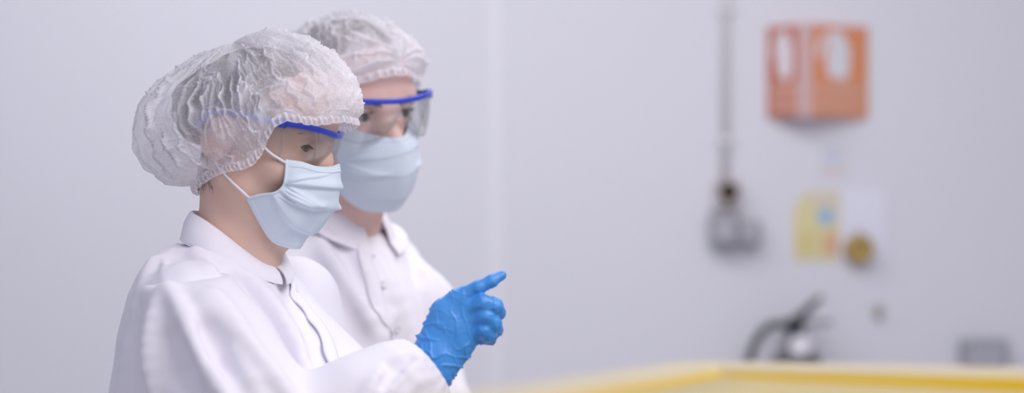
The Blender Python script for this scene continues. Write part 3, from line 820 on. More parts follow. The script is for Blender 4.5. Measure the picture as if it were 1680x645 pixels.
def eyes(hd, parent, mat, gaze):
    for s in (-1, 1):
        c = EYEC*np.array([1, s, 1]); n = 40; mb = MB()
        prof = [(.0117*math.sin(a)+1e-5, .0117*math.cos(a)) for a in np.linspace(0, math.pi, 26)]
        mb.lathe(prof, (0,0,0), (1,0,0), n)
        o = mb.build('eye', mat, None, True)
        # cornea bulge is left out; the ball is turned to the gaze
        gz = Matrix((Vector(hd.f), Vector(hd.l), Vector(hd.u))).transposed()
        gy, gp = map(math.radians, gaze)
        rot = gz @ Matrix.Rotation(gy, 3, 'Z') @ Matrix.Rotation(gp, 3, 'Y')
        mw = Matrix.Translation(Vector(hd.w(c))) @ (rot*hd.s).to_4x4()
        o.parent = parent; o.matrix_parent_inverse = parent.matrix_world.inverted(); o.matrix_world = mw

def brows(hd, parent, dens=70, r=.0006):
    for s in (-1, 1):
        rt, tp = [], []
        for k in range(dens):
            t = random.random(); y = .012+.040*t; z = .0315+.0055*math.sin(min(t*1.25,1)*math.pi*.62)-.004*max(0,t-.72)/.28+random.uniform(-.0025,.0025)*(1.1-t)
            x0 = .1015-.40*max(0,(y-.008))**1.25*4.1*.55
            # seat the hair on the brow
            q = np.array([[.12, y, z]]); 
            for _ in range(40):
                dd = head_sdf(q)[0]
                if dd < 3e-4: break
                q[0,0] -= dd*.7
            a = q[0]-np.array([.0006,0,0]); b = a+np.array([.0012-.002*t, .0065, .0030-.0055*t])
            qq = b[None].copy(); d2 = head_sdf(qq)[0]; b = b+np.array([1,0,0])*max(0, .0012-d2)
            rt.append(hd.w(a*[1,s,1])); tp.append(hd.w(b*[1,s,1]))
        strands('eyebrow', M['brow'], parent, rt, tp, r*hd.s, .08)
def lashes(hd, parent, lid, down):
    for s in (-1, 1):
        rt, tp = [], []
        for k in range(26):
            t = -1+2*k/25.; y = EYEC[1]+.0122*t; z = EYEC[2]-.0012+lid*math.sqrt(max(0, 1-t*t*.95))+.0004
            x = EYEC[0]+math.sqrt(max(1e-6, .0138**2-(.0122*t)**2-(z-EYEC[2])**2))-.0006
            a = np.array([x, y, z]); b = a+np.array([.0078, .0030*t, -.0030 if down else .0036])
            rt.append(hd.w(a*[1,s,1])); tp.append(hd.w(b*[1,s,1]))
        strands('eyelashes', M['lash'], parent, rt, tp, .00062*hd.s, .06)

# ---------------- clothes
def collar(tf, parent, cloth, spec, open_deg, point=0.0, lift=0.0):
    """folded collar: inner stand, fold at the top, leaf outside; angle 0 is the front"""
    NU = 140; ph = np.radians(np.linspace(open_deg[0], 360-open_deg[1], NU))[:,None]; c = np.cos(ph); s = np.sin(ph)
    (ct, ax_, ay_, z0, z1), (cb, bx_, by_, w0, w1) = spec
    fr = np.exp(-(np.minimum(ph, 2*np.pi-ph)/.75)**2)
    top = np.concatenate([ct+ax_*c, ay_*s, z0+z1*c+lift*s*s], 1)
    leaf = np.concatenate([cb+bx_*c+point*.5*fr, by_*s, w0+w1*c-point*fr+.7*lift*s*s], 1)
    inn = np.concatenate([ct+ax_*.90*c, ay_*.90*s, z0+z1*c-.034], 1)
    inn2 = np.concatenate([ct+ax_*.97*c, ay_*.97*s, z0+z1*c-.004], 1)
    o1 = top*.72+leaf*.28+np.concatenate([c,s,0*c],1)*.004; o2 = top*.3+leaf*.7+np.concatenate([c,s,0*c],1)*.003
    G = np.stack([inn, inn*.5+inn2*.5, inn2, top+[0,0,.001], o1, o2, leaf], 1)
    G = catmull(G.transpose(1,0,2), 40).transpose(1,0,2)
    wv = noise(np.stack([np.cos(ph)*2.2+np.zeros((1,40)), np.sin(ph)*2.2+np.zeros((1,40)), np.linspace(0,1.2,40)[None]+0*ph], -1), 5)
    G = G+np.stack([c+0*wv, s+0*wv, 0*wv], -1)*(.0022*wv)[...,None]
    Gw = tf.w(G)
    for j in range(20, 40):
        q = Gw[:,j]; gap = .0025+.0045*(j-20)/19.
        for _ in range(4):
            d = cloth(q); m = d < gap
            if not m.any(): break
            g = grad(cloth, q[m]); q[m] += g*(gap-d[m])[:,None]
        Gw[:,j] = q
    k = np.array([1,2,3,2,1])/9.
    Gs = Gw.copy()
    for a in range(-2, 3): 
        if a: pass
    pad = np.concatenate([Gw[:1].repeat(2,0), Gw, Gw[-1:].repeat(2,0)])
    Gs = sum(k[a]*pad[a:a+NU] for a in range(5))
    return shell('collar', Gs, M['coat'], parent, .0026)

def cloth_mesh(name, f, lo, hi, h, parent, mat, wrinkle=0.0, seed=0, smooth=1):
    v, F = isomesh(f, [uni(lo[k], hi[k], h) for k in range(3)], smooth)
    if wrinkle:
        n = vnormals(v, F); w = noise(v*9.0, seed)*.5+noise(v*np.array([19.,19.,8.]), seed+1)*.4+.35*(np.abs(noise(v*np.array([30.,30.,11.]), seed+2))-.3)
        v = v+n*(wrinkle*w)[:,None]
    return mesh_obj(name, v, F, mat, parent)

def ribbon(f, pts, d0, w, parent, name, mat, wave=0.0, lift=.0015, side=(1,0,0), n=90):
    """sewn strip lying on the cloth along photo points; its width runs to the side"""
    base = [hit(f, x, y, d0) for x, y in pts]; base = np.array([b for b in base if b is not None]); base = catmull(base, n)
    G = []
    for j in range(8):
        q = base+np.array(side)*w*(j/7.)
        for _ in range(4):
            d = f(q); g = grad(f, q); q = q-g*(d-lift)[:,None]
        G.append(q)
    G = np.stack(G, 1)
    if wave:
        g = grad(f, G.reshape(-1,3)).reshape(G.shape); t = np.linspace(0, 1, n)[:,None]; e = np.linspace(1, 0, 8)[None,:]
        G = G+g*(wave*(.6+.4*np.sin(t*31))*e)[...,None]+np.array([1,0,-.3])*(wave*.9*np.sin(t*24+1)*e)[...,None]
    return shell(name, G, mat, parent, .0016)

def button(f, px, py, d0, parent, r=.0052):
    s = hit(f, px, py, d0)
    if s is None: return
    n = grad(f, s[None])[0]
    MB().lathe([(r*.5,0),(r,.0003),(r,.0018),(r*.8,.0024),(r*.72,.0016),(r*.2,.0016)], s+n*.0012, n, 20).build('button', M['button'], parent, True)
M['button'] = nmat('button_pearl', (.80, .78, .82), .25)

# ---------------- hands
def hand_sdf_px(p, D, off=0.0):
    """right hand that points: back of the hand to the viewer, first finger out, the others curled"""
    q = lambda x, y, dz=0.0: P(x, y, D+dz)
    g = lambda pts, rs, k=.004: chain(p, [q(*a) for a in pts], rs, k)
    d = g([(694,592),(728,512),(751,492)], [.0165,.0150,.0125])
    for pts, rs in (([(704,602),(742,530),(767,508)], [.0185,.0150,.0120]), ([(710,610),(752,545),(776,528)], [.0185,.0145,.0115]), ([(716,617),(758,568),(775,550,.002)], [.0165,.0135,.0108])):
        d = smin(d, g(pts, rs), .012)
    # heel and web of the thumb on the palm side
    d = smin(d, g([(706,600,.008),(742,550,.016)], [.018,.016]), .012)
    th = g([(712,592,.016),(744,548,.036),(768,532,.046),(786,522,.050)], [.015,.0125,.0105,.0085], .006); d = smin(d, th, .010)
    fi = g([(751,491),(784,472,-.004),(806,461,-.002),(823,452,.002)], [.0112,.0082,.0074,.0060]); d = smin(d, fi, .006)
    fm = g([(767,507),(792,498,-.009),(812,503,-.006),(817,513,.012),(808,522,.026)], [.0118,.0100,.0096,.0088,.0078]); 
    fr = g([(776,527),(796,520,-.010),(810,531,-.006),(813,541,.010),(803,546,.024)], [.0112,.0096,.0092,.0084,.0075])
    fp = g([(775,549,.002),(794,542,-.008),(803,549,-.003),(803,555,.010),(794,557,.020)], [.0104,.0088,.0084,.0076,.0068])
    for e in (fm, fr, fp): d = smin(d, e, .0026)
    return d-off

def relaxed_hand(p, W, dirn, back, thumb):
    """hand at the end of a forearm, fingers a little bent"""
    x = dirn/np.linalg.norm(dirn); b = back-x*(back@x); b /= np.linalg.norm(b); t = thumb-x*(thumb@x)-b*(thumb@b); t /= np.linalg.norm(t)
    c = lambda a, s, n=0.: W+x*a+t*s-b*n
    d = None
    for s, L, in ((.028,.068),(.009,.076),(-.010,.071),(-.028,.055)):
        e = chain(p, [c(.0, s*.55), c(.085, s), c(.085+L*.5, s*1.1, .010), c(.085+L*.78, s*1.1, .026), c(.085+L*.95, s*1.1, .042)], [.016,.0115,.0092,.0085,.007], .004)
        d = e if d is None else smin(d, e, .008)
    e = chain(p, [c(.015,.014,.01), c(.055,.040,.022), c(.085,.050,.032), c(.108,.050,.040)], [.016,.012,.010,.008], .006)
    return smin(d, e, .010)

def limb(p, pts, rs, k=.02): return chain(p, pts, rs, k)

def legs_points(tf, N, hipz):
    out = []
    for s in (-1, 1):
        h = tf.C*[1,1,0]+tf.l*[1,1,0]*s*.085+np.array([0,0,hipz]); kn = h+np.array([0,0,-hipz*.46])+tf.f*[1,1,0]*.01; an = np.array([kn[0]-tf.f[0]*.03, kn[1]-tf.f[1]*.03, .085])
        out.append((h, kn, an))
    return out

def build_person(B):
    root_ = root('person', (B.tf.C[0], B.tf.C[1], 0), B.label, 'person')
    hd, tf = B.hd, B.tf
    legs = legs_points(tf, B.N, B.hip)
    hset = B.head_kw
    # ---- body: one continuous surface from the crown to the feet
    def body(p):
        d = hd.s*head_sdf(hd.loc(p), **hset)
        nk = chain(p, [hd.w((-.008,0,-.035)), tf.w(B.nb), tf.w((-.006,0,-.07))], [B.neck, B.neck*1.02, B.neck*1.15], .02)
        thr = cap(p, hd.w((.045,0,-.085)), tf.w((.028,0,-.02)), .026, .036)
        d = smin(d, smin(nk, thr, .02), .022)
        q = tf.loc(p)
        tr_ = sections(q, [(-.05,.04,.05,0),(-.085,.06,.09,0),(-.13,.085,.135,0),(-.22,.10,.155,.005),(-.36,.085,.125,.0),(-.5,.10,.155,0),(-.62,.08,.14,0)])
        d = smin(d, tr_, .02)
        for (S, E, Wr) in B.arms: d = smin(d, limb(p, [S, S*.5+E*.5, E, E*.55+Wr*.45, Wr], [.036,.036,.034,.033,.024]), .02)
        for (h, kn, an) in legs:
            d = smin(d, limb(p, [h, h*.5+kn*.5, kn, kn*.6+an*.4, an], [.078,.068,.050,.046,.032]), .04)
            d = smin(d, limb(p, [an+[0,0,-.045], an+tf.f*[1,1,0]*.13+[0,0,-.055]], [.03,.022]), .02)
        for hf in B.hands: d = smin(d, hf(p, -.002), .010)
        return d
    c = hd.C; f_ = B.fine
    def axis(k, lo, hi):
        a = [lo]
        spans = [(c[k]-f_[k][0], c[k]+f_[k][1], B.res)]+[(h_[k][0], h_[k][1], .0032) for h_ in B.hand_box]
        while a[-1] < hi:
            st = .011
            for (l, u, r) in spans:
                if l-st <= a[-1] <= u: st = min(st, r)
            a.append(a[-1]+st)
        return np.array(a)
    pts = np.array([p for arm in B.arms for p in arm]+[tf.w((0,.2,-.3)), tf.w((0,-.2,-.3)), hd.w((.14,0,0)), hd.w((-.12,0,0))])
    lo = pts.min(0)-.12; hi = pts.max(0)+.14
    v, F = isomesh(body, [axis(0, lo[0], hi[0]), axis(1, lo[1], hi[1]), axis(2, -.004, c[2]+.20)], 0, 2.6)
    mesh_obj('body', v, F, B.skin, root_)
    eyes(hd, root_, B.eye, B.gaze); brows(hd, root_, B.brow_n, B.brow_r); lashes(hd, root_, hset.get('lid', .004), B.down)
    # ---- hair
    def hair(p):
        q = hd.loc(p); return hd.s*B.hair(q)
    a = hd.w((0,0,0)); L = .17
    v, F = isomesh(hair, [uni(a[0]-L, a[0]+L, .004), uni(a[1]-L, a[1]+L, .004), uni(a[2]-.12, a[2]+.19, .004)], 1)
    n = vnormals(v, F); q = hd.loc(v); v = v+n*(.003*noise(np.stack([q[:,0]*28, q[:,1]*90, q[:,2]*90], -1), 3))[:,None]
    mesh_obj('hair', v, F, M['hair'], root_)
    # ---- coat
    coat = root_
    torso = B.torso
    v_lo = B.coat_lo; v_hi = B.coat_hi
    tfold = ridge_lines(torso, B.torso_folds, B.d0); tor = with_folds(torso, tfold)
    co = cloth_mesh('lab_coat', tor, v_lo, v_hi, .0038, root_, M['coat'], .0030, B.seed, 1)
    for k, sl in enumerate(B.sleeves):
        sf = sl['f']; folds = ridge_lines(sf, sl.get('folds', []), B.d0); sf = with_folds(sf, folds)
        cloth_mesh('sleeve', sf, sl['lo'], sl['hi'], .0030 if k == 0 else .0045, co, M['coat'], .0014, B.seed+5+k, 1)
    collar(tf, co, torso, *B.collar)
    B.front(co, tor)
    # ---- trousers and boots
    for (h, kn, an) in legs:
        tr2 = lambda p: limb(p, [h, h*.5+kn*.5, kn, kn*.5+an*.5, an+[0,0,.0]], [.098,.09,.078,.072,.070])
        lo = np.minimum.reduce([h,kn,an])-.13; hi = np.maximum.reduce([h,kn,an])+.13; lo[2] = .06
        cloth_mesh('trouser_leg', tr2, lo, hi, .012, root_, M['trouser'])
        bt_ = lambda p: np.maximum(smin(limb(p, [an+[0,0,.06], an+[0,0,-.03]], [.056,.054]), limb(p, [an-tf.f*[1,1,0]*.03+[0,0,-.045], an+tf.f*[1,1,0]*.14+[0,0,-.045]], [.046,.043]), .03), .001-p[...,2])
        cloth_mesh('boot', bt_, an-[.24,.24,.095], an+[.24,.24,.14], .008, root_, M['boot'])
    B.extra(root_, co)
    return root_

# ================================================================= the woman
B = Body(); B.label = 'woman in white coat and hair net, in profile, pointing with a blue gloved hand'
B.hd = hd = Frame(P(412,236,2.42), 77, 16, 0, .95); B.tf = tf = Frame(P(378,402,2.43), 65)
B.N = tf.C; B.neck = .045; B.nb = (.008,0,0); B.hip = .80; B.seed = 11; B.skin = M['skin_f']; B.eye = M['eye_f']; B.gaze = (-4, 16); B.brow_n = 60; B.brow_r = .0004; B.down = True
B.head_kw = dict(lid=.0043, cc=(.005,0,.040), cr=(.092,.074,.079)); B.res = .0019
B.fine = [(.13,.15),(.12,.11),(.17,.17)]
D = 2.27
S = P(305,505,2.29); E = P(452,800,2.19); Wd = P(708,604,D); We = P(700,611,D)
Sl = tf.w((-.005,.155,-.075)); El = Sl+np.array([.04,.0,-.27]); Wl = El+np.array([.16,-.05,-.14])
B.arms = [(S, E, Wd), (Sl, El, Wl)]
hb = P(700,600,D); h2 = P(830,440,D)
B.hand_box = [((hb[0]-.02, h2[0]+.02),(D-.03,D+.07),(hb[2]-.03,h2[2]+.02))]
B.hands = [lambda p, o: hand_sdf_px(p, D)-o, lambda p, o: relaxed_hand(p, Wl, np.array([.8,-.2,-.55]), np.array([0,-.5,.8]), np.array([.2,-1.,0]))-o]
def hair_w(q):
    d = ell(q, (.004, 0, .040), (.0965, .0785, .0835))
    d = smin(d, ell(q, (-.072, 0, .028), (.040, .058, .042)), .03)
    d = smax(d, (q[...,0]*.80+(-q[...,2])*.60-.034), .012)          # hairline
    keep = smax(d, -(q[...,2]-.034+np.clip(-q[...,0]-.012, 0, 1)*.95), .01)
    return keep
B.hair = hair_w
TW = [(.006,.040,.050,-.026),(-.006,.0525,.070,-.029),(-.020,.066,.095,-.029),(-.036,.0766,.120,-.024),(-.058,.0876,.140,-.018),(-.087,.111,.155,-.004),(-.11,.129,.163,.006),(-.147,.1535,.175,.024),(-.18,.160,.183,.026),(-.30,.150,.185,.018),(-.5,.145,.20,.01),(-.62,.155,.215,.01)]
def torso_w(p):
    q = tf.loc(p); d = sections(q, TW)
    sh = chain(p, [tf.w((-.026,0,-.064)), tf.w((-.016,.085,-.078)), tf.w((0,.150,-.108))], [.052,.053,.056], .02)
    sr = chain(p, [tf.w((-.026,0,-.064)), tf.w((-.012,-.075,-.076)), S+np.array([.0,0.01,.006])], [.054,.054,.048], .02)
    d = smin(d, sh, .02); d = smin(d, sr, .02)
    m = np.stack([q[...,0], np.abs(q[...,1]), q[...,2]], -1)
    d = smin(d, ell(m, (.090,.065,-.21), (.085,.075,.075)), .04)
    nk = tf.loc(p); return smax(d, -cap(p, tf.w((-.012,0,.0)), tf.w((.004,0,.10)), .050, .060), .012)
B.torso = torso_w; B.d0 = 1.9
B.coat_lo = (tf.C[0]-.30, tf.C[1]-.32, .76); B.coat_hi = (tf.C[0]+.32, tf.C[1]+.32, tf.C[2]+.06)
B.torso_folds = [
  ([(252,430),(238,480),(224,540),(212,600),(202,655)], .007, .008, .03),
  ([(238,520),(226,575),(220,650)], .006, .006, .02),
  ([(268,418),(268,440),(270,462)], .003, .0022, .006),
  ([(300,398),(283,408),(268,420)], .003, .0022, .005),
  ([(325,412),(365,436),(405,468),(440,512),(470,560),(490,600)], .007, .008, .03),
  ([(318,420),(345,445),(366,470)], .006, .006, .018),
  ([(375,428),(420,470),(458,520),(488,570),(512,630)], .007, .007, .025),
  ([(395,470),(425,515),(455,570),(480,625)], .010, -.006, .025),
  ([(425,450),(470,505),(500,560),(520,620)], .006, .005, .018),
  ([(465,452),(474,487),(491,519),(511,548),(524,581),(533,616),(541,655)], .014, -.0045, .02),
  ([(585,540),(606,570),(628,600),(645,640)], .008, .006, .02),
  ([(556,560),(570,595),(578,640)], .008, -.004, .02)]
def sleeve_w(p):
    ax = (We-E)/np.linalg.norm(We-E)
    d = chain(p, [S+np.array([.004,.006,.008]), S*.72+E*.28, S*.35+E*.65, E, E*.4+We*.6, We-ax*.028, We-ax*.004], [.0575,.071,.080,.080,.068,.050,.036], .03)
    d = smax(d, (p-P(305,466,2.24))@np.array([-.12,-.10,.985]), .007)
    aa = (p-We)@ax; d = d+.0011*np.sin(np.arctan2((p-We)@np.array([0,1.,0]), (p-We)@np.cross(ax,[0,1.,0]))*26)*np.exp(-(aa/.022)**2)
    d = smax(d, (p-We)@ax, .004)
    return smax(d, -cap(p, We-ax*.012, We+ax*.1, .0275, .0275), .003)
B.sleeves = [dict(f=sleeve_w, lo=np.minimum.reduce([S,E,We])-.11, hi=np.maximum.reduce([S,E,We])+.11, folds=[
  ([(284,482),(305,524),(331,582),(352,620),(376,660)], .005, .017, .036),
  ([(352,490),(383,535),(412,580),(452,630),(476,662)], .006, .013, .03),
  ([(266,490),(254,540),(250,590),(262,655)], .005, .012, .028),
  ([(326,484),(344,508),(368,548),(392,584)], .006, .006, .02),
  ([(342,545),(372,590),(410,640)], .010, -.005, .025),
  ([(385,580),(410,625),(430,660)], .006, .005, .02),
  ([(285,560),(300,610),(318,655)], .010, -.005, .025)]
  +[([(276+9*k,471+.35*k),(279+9*k,478+.35*k),(285+9*k,492+.5*k)], .0028, .0022, .008) for k in range(8)]
  +[([(688,588),(655,597),(622,622),(600,650)], .005, .005, .016),
  ([(690,603),(665,612),(640,640)], .005, .005, .014),
  ([(704,620),(682,628),(664,650)], .004, .004, .012),
  ([(672,590),(648,604),(628,632)], .007, -.004, .014)]),
 dict(f=lambda p: chain(p, [Sl, Sl*.4+El*.6, El, El*.4+Wl*.6, Wl], [.062,.072,.075,.06,.036], .03), lo=np.minimum.reduce([Sl,El,Wl])-.1, hi=np.maximum.reduce([Sl,El,Wl])+.1)]
B.collar = (((.008,.055,.054,.006,-.034), (.010,.066,.072,-.022,-.026)), (3, 3), .0, .016)
def front_w(co, f):
    ribbon(f, [(471,462),(480,492),(500,518),(519,545),(532,578),(541,612),(549,655)], B_w.d0, .022, co, 'placket', M['coat'], .0022, .0016, (.8,.55,.1))
    for (x, y) in ((484,478),(540,602)): button(f, x, y, B_w.d0, co, .0045)
    # chest pocket edge
    ribbon(f, [(574,584),(575,600),(576,622)], B_w.d0, .006, co, 'pocket_edge', M['coat'], 0, .002, (1,.3,0))
B.front = front_w; B_w = B
def glove_mesh(parent, name='glove'):
    f = lambda p: hand_sdf_px(p, D)
    cuff_c = P(699,612,D)
    g0 = lambda p: smin(f(p), cap(p, cuff_c, P(716,590,D), .0262, .0245), .010)
    lo = P(660,660,D); hi = P(845,425,D)
    v, F = isomesh(g0, [uni(lo[0], hi[0], .0013), uni(D-.045, D+.085, .0013), uni(lo[2], hi[2], .0013)], 1)
    n = vnormals(v, F)
    # creases of the thin rubber: across the wrist and the back of the hand, finer on the fingers
    ax = P(760,500,D)-P(700,610,D); ax /= np.linalg.norm(ax); sd = np.cross(ax, [0,1,0])
    a = (v-P(700,610,D))@ax; b = (v-P(700,610,D))@sd; c = v[:,1]
    wq = .35*noise(np.stack([a*40, b*40, c*40], -1), 21)
    def cr(ka, kb, sd_, wob, w):
        phs = 2*np.pi*(a*ka+b*kb)+wob*noise(np.stack([a*48, b*48, c*30], -1), sd_)+.5*wob*noise(np.stack([a*110, b*110, c*50], -1), sd_+1)
        x = np.abs((phs % (2*np.pi))-np.pi); return np.exp(-(x/w)**2)*np.clip(.7+1.2*noise(np.stack([a*50, b*50, c*30], -1), sd_+2), 0, 1)
    r1 = cr(62, 22, 22, 3.0, .55); r2 = cr(38, -58, 32, 3.0, .5)
    r3 = np.clip(1-np.abs(noise(v*150, 24))/.25, 0, 1)
    wr = np.clip(1.25-a/.12, .25, 1)
    dd = wr*(.0022*r1+.0018*r2)+.0003*r3+wr*.0008*noise(v*60, 25)-.0004
    v = v+n*dd[:,None]
    return mesh_obj(name, v, F, M['glove'], parent)
MASK_W = [
 [(.1225,0,.007), (.1185,.016,.002), (.1060,.036,-.002), (.0900,.051,-.001), (.0725,.0615,-.003)],
 [(.1370,0,-.016), (.1310,.018,-.018), (.1170,.039,-.020), (.0970,.055,-.020), (.0740,.0640,-.024)],
 [(.1420,0,-.040), (.1360,.020,-.041), (.1210,.042,-.042), (.0990,.0575,-.043), (.0745,.0635,-.043)],
 [(.1370,0,-.066), (.1310,.021,-.067), (.1160,.042,-.068), (.0900,.0580,-.062), (.0580,.0650,-.054)],
 [(.1180,0,-.091), (.1110,.021,-.093), (.0960,.041,-.094), (.0700,.0560,-.083), (.0460,.0640,-.066)],
 [(.0980,0,-.112), (.0930,.018,-.113), (.0800,.036,-.108), (.0600,.0510,-.091), (.0370,.0620,-.069)]]
def fit_mask(hd, net, mid, side, under):
    A = np.array(net)
    for r in range(6):
        c0 = A[r,0].copy(); c4 = A[r,4].copy()
        n0 = hd.ray(*mid[r], 0.0) if mid[r] else c0; n4 = hd.ray(*side[r], -c4[1])*np.array([1,-1,1])
        for k in range(5):
            t = (A[r,k,0]-c4[0])/(c0[0]-c4[0]); A[r,k] += (n0-c0)*t*np.array([1,0,1])+(n4-c4)*(1-t)*np.array([1,0,1])
    for k, (x, y) in under.items(): A[5,k] = hd.ray(x, y, -A[5,k,1])*np.array([1,-1,1])
    return A
MASK_W = fit_mask(hd, MASK_W, [(556,269),(556,295),(551,325),(536,354),(506,384),None], [(470,262),(469,285),(465,305),(452,316),(428,320),(404,326)], {3:(421,358), 2:(446,396)})
def loops_w(g):
    out = []
    for s, col in ((-1, g[0]), (1, g[-1])):
        a = col[8]; b = col[-8]
        out.append([a, a*.5+np.array([.028,.0745*s,.008])*.5+[0,.003*s,0], (.028,.076*s,.016), (-.002,.081*s,.036), (-.026,.080*s,.030), (-.034,.078*s,.008), (-.022,.077*s,-.020), (.006,.071*s,-.044), b])
    return out
def head_bits(hairf, kw):
    lp = [(.028,.077,.016), (-.002,.082,.036), (-.026,.081,.030), (-.034,.079,.008), (-.022,.078,-.018)]
    def f(q):
        m = np.stack([q[...,0], np.abs(q[...,1]), q[...,2]], -1)
        d = np.minimum(hairf(q), head_sdf(q, **kw)); d = np.minimum(d, chain(m, lp, .002))
        return np.minimum(d, chain(m, [(.076,.0715,.0395),(.035,.0785,.036),(.000,.080,.033),(-.018,.080,.026),(-.03,.0775,.006)], .004))
    return f
avoid_w = head_bits(hair_w, B.head_kw)
def extra_w(rt, co):
    B = B_w
    face_mask(hd, rt, MASK_W, 3, loops_w, B_w.head_kw, 1.4)
    safety_glasses(hd, rt, 1.0, -.0005, -.015)
    sil = [hd.ray(x, y)[[0,2]] for x, y in ((574,199),(586,188),(586,160),(576,132),(552,102),(515,77),(475,61),(440,55),(400,63),(372,74),(350,85),(300,115),(255,150),(229,182),(220,218),(225,250),(246,282),(285,306),(320,313),(331,303))]
    net_cap('hair_net', hd, rt, sil[-1], sil[0], sil, [(-25,.0785),(0,.0795),(12,.096),(30,.108),(50,.116),(70,.126)], [(13,62,19),(2,28,22),(-7,98,20)], 40, dict(base=.47, front=.36, back=.22, ng=88, k1=4.6, avoid=avoid_w))
    glove_mesh(rt)
    # loose hairs at the nape
    rts, tps = [], []
    for k in range(120):
        y = random.uniform(-.047,.035); a = np.array([-.050+abs(y)*.35+random.uniform(-.006,.006), y, -.036+random.uniform(-.012,.014)]); b = a+np.array([.014+random.uniform(-.006,.010), random.uniform(-.006,.006), -.016-random.uniform(0,.018)])
        for q in (a, b):
            dq = head_neck(q); q += grad_local(q)*(.0034-dq)
        rts.append(hd.w(a)); tps.append(hd.w(b))
    strands('nape_hair', M['hair_fine'], rt, rts, tps, .00045, .05)
def head_neck(q):
    p = hd.w(q)[None]; d = min(.95*head_sdf(q[None], **B_w.head_kw)[0], chain(p, [hd.w((-.008,0,-.035)), tf.w(B_w.nb)], [.045,.0459])[0]); return d/.95
def grad_local(q):
    g = np.array([head_neck(q+np.eye(3)[k]*1e-3)-head_neck(q-np.eye(3)[k]*1e-3) for k in range(3)]); return g/(np.linalg.norm(g)+1e-9)
M['hair_fine'] = nmat('hair_fine', (.13,.095,.07), .6)
B.extra = extra_w
build_person(B)

# ================================================================= the man
B2 = Body(); B2.label = 'man in white coat and hair net facing right, standing behind the woman'
B2.hd = hm = Frame(P(579,198,2.86), 36, 9, 8, 1.05); B2.tf = tm = Frame(P(556,366,2.91), 48)
B2.N = tm.C; B2.neck = .052; B2.nb = (.0,0,.005); B2.hip = .84; B2.seed = 31; B2.skin = M['skin_m']; B2.eye = M['eye_m']; B2.gaze = (8, 8); B2.brow_n = 260; B2.brow_r = .0008; B2.down = False
B2.head_kw = dict(lid=.0048, brow=.002, jaw=.86); B2.res = .0021
B2.fine = [(.14,.14),(.14,.12),(.18,.18)]
mSl = P(640,444,3.02); mEl = P(716,735,2.96); mWl = mEl+np.array([.16,-.16,.02])
mSr = tm.w((-.005,-.172,-.115)); mEr = mSr+np.array([-.02,.02,-.29]); mWr = mEr+np.array([.12,-.02,-.20])
B2.arms = [(mSl, mEl, mWl), (mSr, mEr, mWr)]
B2.hand_box = []
B2.hands = [lambda p, o: relaxed_hand(p, mWl, np.array([.7,-.7,-.1]), np.array([.3,.3,.9]), np.array([-.7,-.7,0]))-o, lambda p, o: relaxed_hand(p, mWr, np.array([.5,-.2,-.9]), np.array([-.5,-.6,.1]), np.array([.7,-.6,0]))-o]
def hair_m(q):
    d = ell(q, (-.014, 0, .048), (.099, .079, .090))
    d = smax(d, (q[...,0]*.72+(-q[...,2])*.69-.030), .012)
    return smax(d, -(q[...,2]+.002+np.clip(-q[...,0]-.04, 0, 1)*.8), .01)
B2.hair = hair_m
TM = [(.0,.05,.06,0),(-.02,.080,.095,-.008),(-.045,.098,.128,-.010),(-.10,.115,.150,.003),(-.18,.126,.165,.010),(-.32,.134,.180,.010),(-.55,.140,.20,.01),(-.66,.150,.21,.01)]
def torso_m(p):
    q = tm.loc(p); d = sections(q, TM)
    sh = chain(p, [tm.w((-.018,0,-.060)), tm.w((-.010,.085,-.070)), mSl+np.array([-.006,0,.0])], [.056,.057,.057], .02)
    sr = chain(p, [tm.w((-.018,0,-.060)), tm.w((-.010,-.085,-.070)), tm.w((0,-.165,-.112))], [.056,.057,.058], .02)
    d = smin(d, sh, .03); d = smin(d, sr, .03)
    d = smin(d, ell(np.stack([q[...,0], np.abs(q[...,1]), q[...,2]], -1), (.075,.080,-.15), (.06,.085,.08)), .05)
    return smax(d, -cap(p, tm.w((-.008,0,-.01)), tm.w((.012,0,.10)), .056, .070), .012)
B2.torso = torso_m; B2.d0 = 2.35
B2.coat_lo = (tm.C[0]-.32, tm.C[1]-.32, .78); B2.coat_hi = (tm.C[0]+.34, tm.C[1]+.34, tm.C[2]+.07)
B2.torso_folds = [
  ([(640,345),(668,388),(690,440),(700,500)], .008, .006, .03),
  ([(615,420),(645,480),(668,545),(680,600)], .008, .007, .03),
  ([(525,400),(560,450),(596,510),(622,570)], .008, .008, .03),
  ([(500,430),(545,490),(590,560)], .012, -.006, .03),
  ([(560,405),(590,455),(612,500)], .010, -.005, .025),
  ([(575,390),(602,450),(622,520)], .006, .006, .02),
  ([(640,520),(625,555),(600,590)], .006, .005, .02),
  ([(665,400),(690,470),(700,540)], .010, -.004, .025)]
B2.sleeves = [dict(f=lambda p: chain(p, [mSl+np.array([.0,0,-.02]), mSl*.5+mEl*.5, mEl, mEl*.45+mWl*.55, mWl], [.054,.063,.074,.062,.036], .03), lo=np.minimum.reduce([mSl,mEl,mWl])-.11, hi=np.maximum.reduce([mSl,mEl,mWl])+.11, folds=[
  ([(706,450),(712,510),(728,570),(748,640)], .008, .006, .025), ([(742,585),(765,612),(780,645)], .007, .008, .02), ([(730,560),(745,600),(752,640)], .010, -.005, .02)]),
 dict(f=lambda p: chain(p, [mSr, mSr*.5+mEr*.5, mEr, mWr], [.062,.070,.072,.038], .03), lo=np.minimum.reduce([mSr,mEr,mWr])-.11, hi=np.maximum.reduce([mSr,mEr,mWr])+.11)]
B2.collar = (((.002,.066,.064,.022,-.016), (.006,.080,.084,-.026,-.018)), (18, 14), .014)
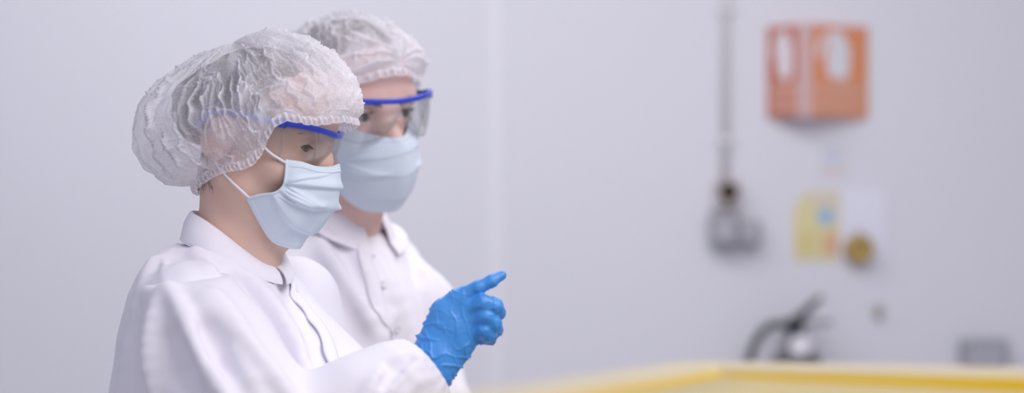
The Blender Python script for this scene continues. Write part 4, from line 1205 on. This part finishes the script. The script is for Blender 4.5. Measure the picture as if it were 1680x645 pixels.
def front_m(co, f):
    ribbon(f, [(606,404),(618,450),(635,510),(651,560),(658,606)], B2.d0, .030, co, 'placket', M['coat'], .0006, .0010, (-.6,-.5,0))
    for (x, y) in ((650,540),(628,468)): button(f, x, y, B2.d0, co, .0056)
B2.front = front_m
def loops_m(g):
    out = []
    for s, col in ((-1, g[0]), (1, g[-1])):
        a = col[8]; b = col[-8]
        out.append([a, (.040,.072*s,.010), (-.002,.081*s,.036), (-.026,.080*s,.030), (-.034,.078*s,.008), (-.022,.077*s,-.018), (.012,.070*s,-.046), b])
    return out
MASK_M = [
 [(.1230,0,-.010), (.1170,.016,-.008), (.1030,.036,-.002), (.0870,.0500,.002), (.0690,.0590,.004)],
 [(.1310,0,-.020), (.1260,.020,-.021), (.1120,.041,-.021), (.0920,.0550,-.020), (.0670,.0620,-.020)],
 [(.1340,0,-.043), (.1290,.022,-.044), (.1150,.043,-.043), (.0930,.0570,-.042), (.0650,.0630,-.041)],
 [(.1300,0,-.068), (.1250,.022,-.068), (.1110,.043,-.067), (.0880,.0560,-.065), (.0610,.0620,-.062)],
 [(.1160,0,-.093), (.1090,.022,-.094), (.0940,.041,-.092), (.0740,.0520,-.086), (.0550,.0580,-.078)],
 [(.0980,0,-.112), (.0920,.018,-.112), (.0790,.034,-.108), (.0620,.0460,-.098), (.0480,.0540,-.086)]]
def man_mask_net():
    return (np.array(MASK_M)-np.linspace(0,.016,5)[None,:,None]*np.array([1,0,0]))*np.array([1,.82,1])
avoid_m = head_bits(hair_m, B2.head_kw)
def extra_m(rt, co):
    face_mask(hm, rt, man_mask_net(), 8, loops_m, B2.head_kw, .45, .12)
    safety_glasses(hm, rt, 1.04, -.002)
    sil = [(.099,.072),(.115,.080),(.114,.096),(.096,.118),(.062,.135),(.020,.142),(-.030,.141),(-.080,.128),(-.114,.100),(-.130,.060),(-.128,.018),(-.110,-.022),(-.092,-.036)]
    net_cap('hair_net', hm, rt, sil[-1], sil[0], sil, [(-25,.0800),(0,.0815),(10,.092),(25,.101),(45,.110),(68,.130)], [(6,70,34)], 77, dict(base=.38, front=.20, back=.1, ng=64, k1=3.2, nl=16, avoid=avoid_m, pinch=(.12,.13), amp=.9))
B2.extra = extra_m
build_person(B2)
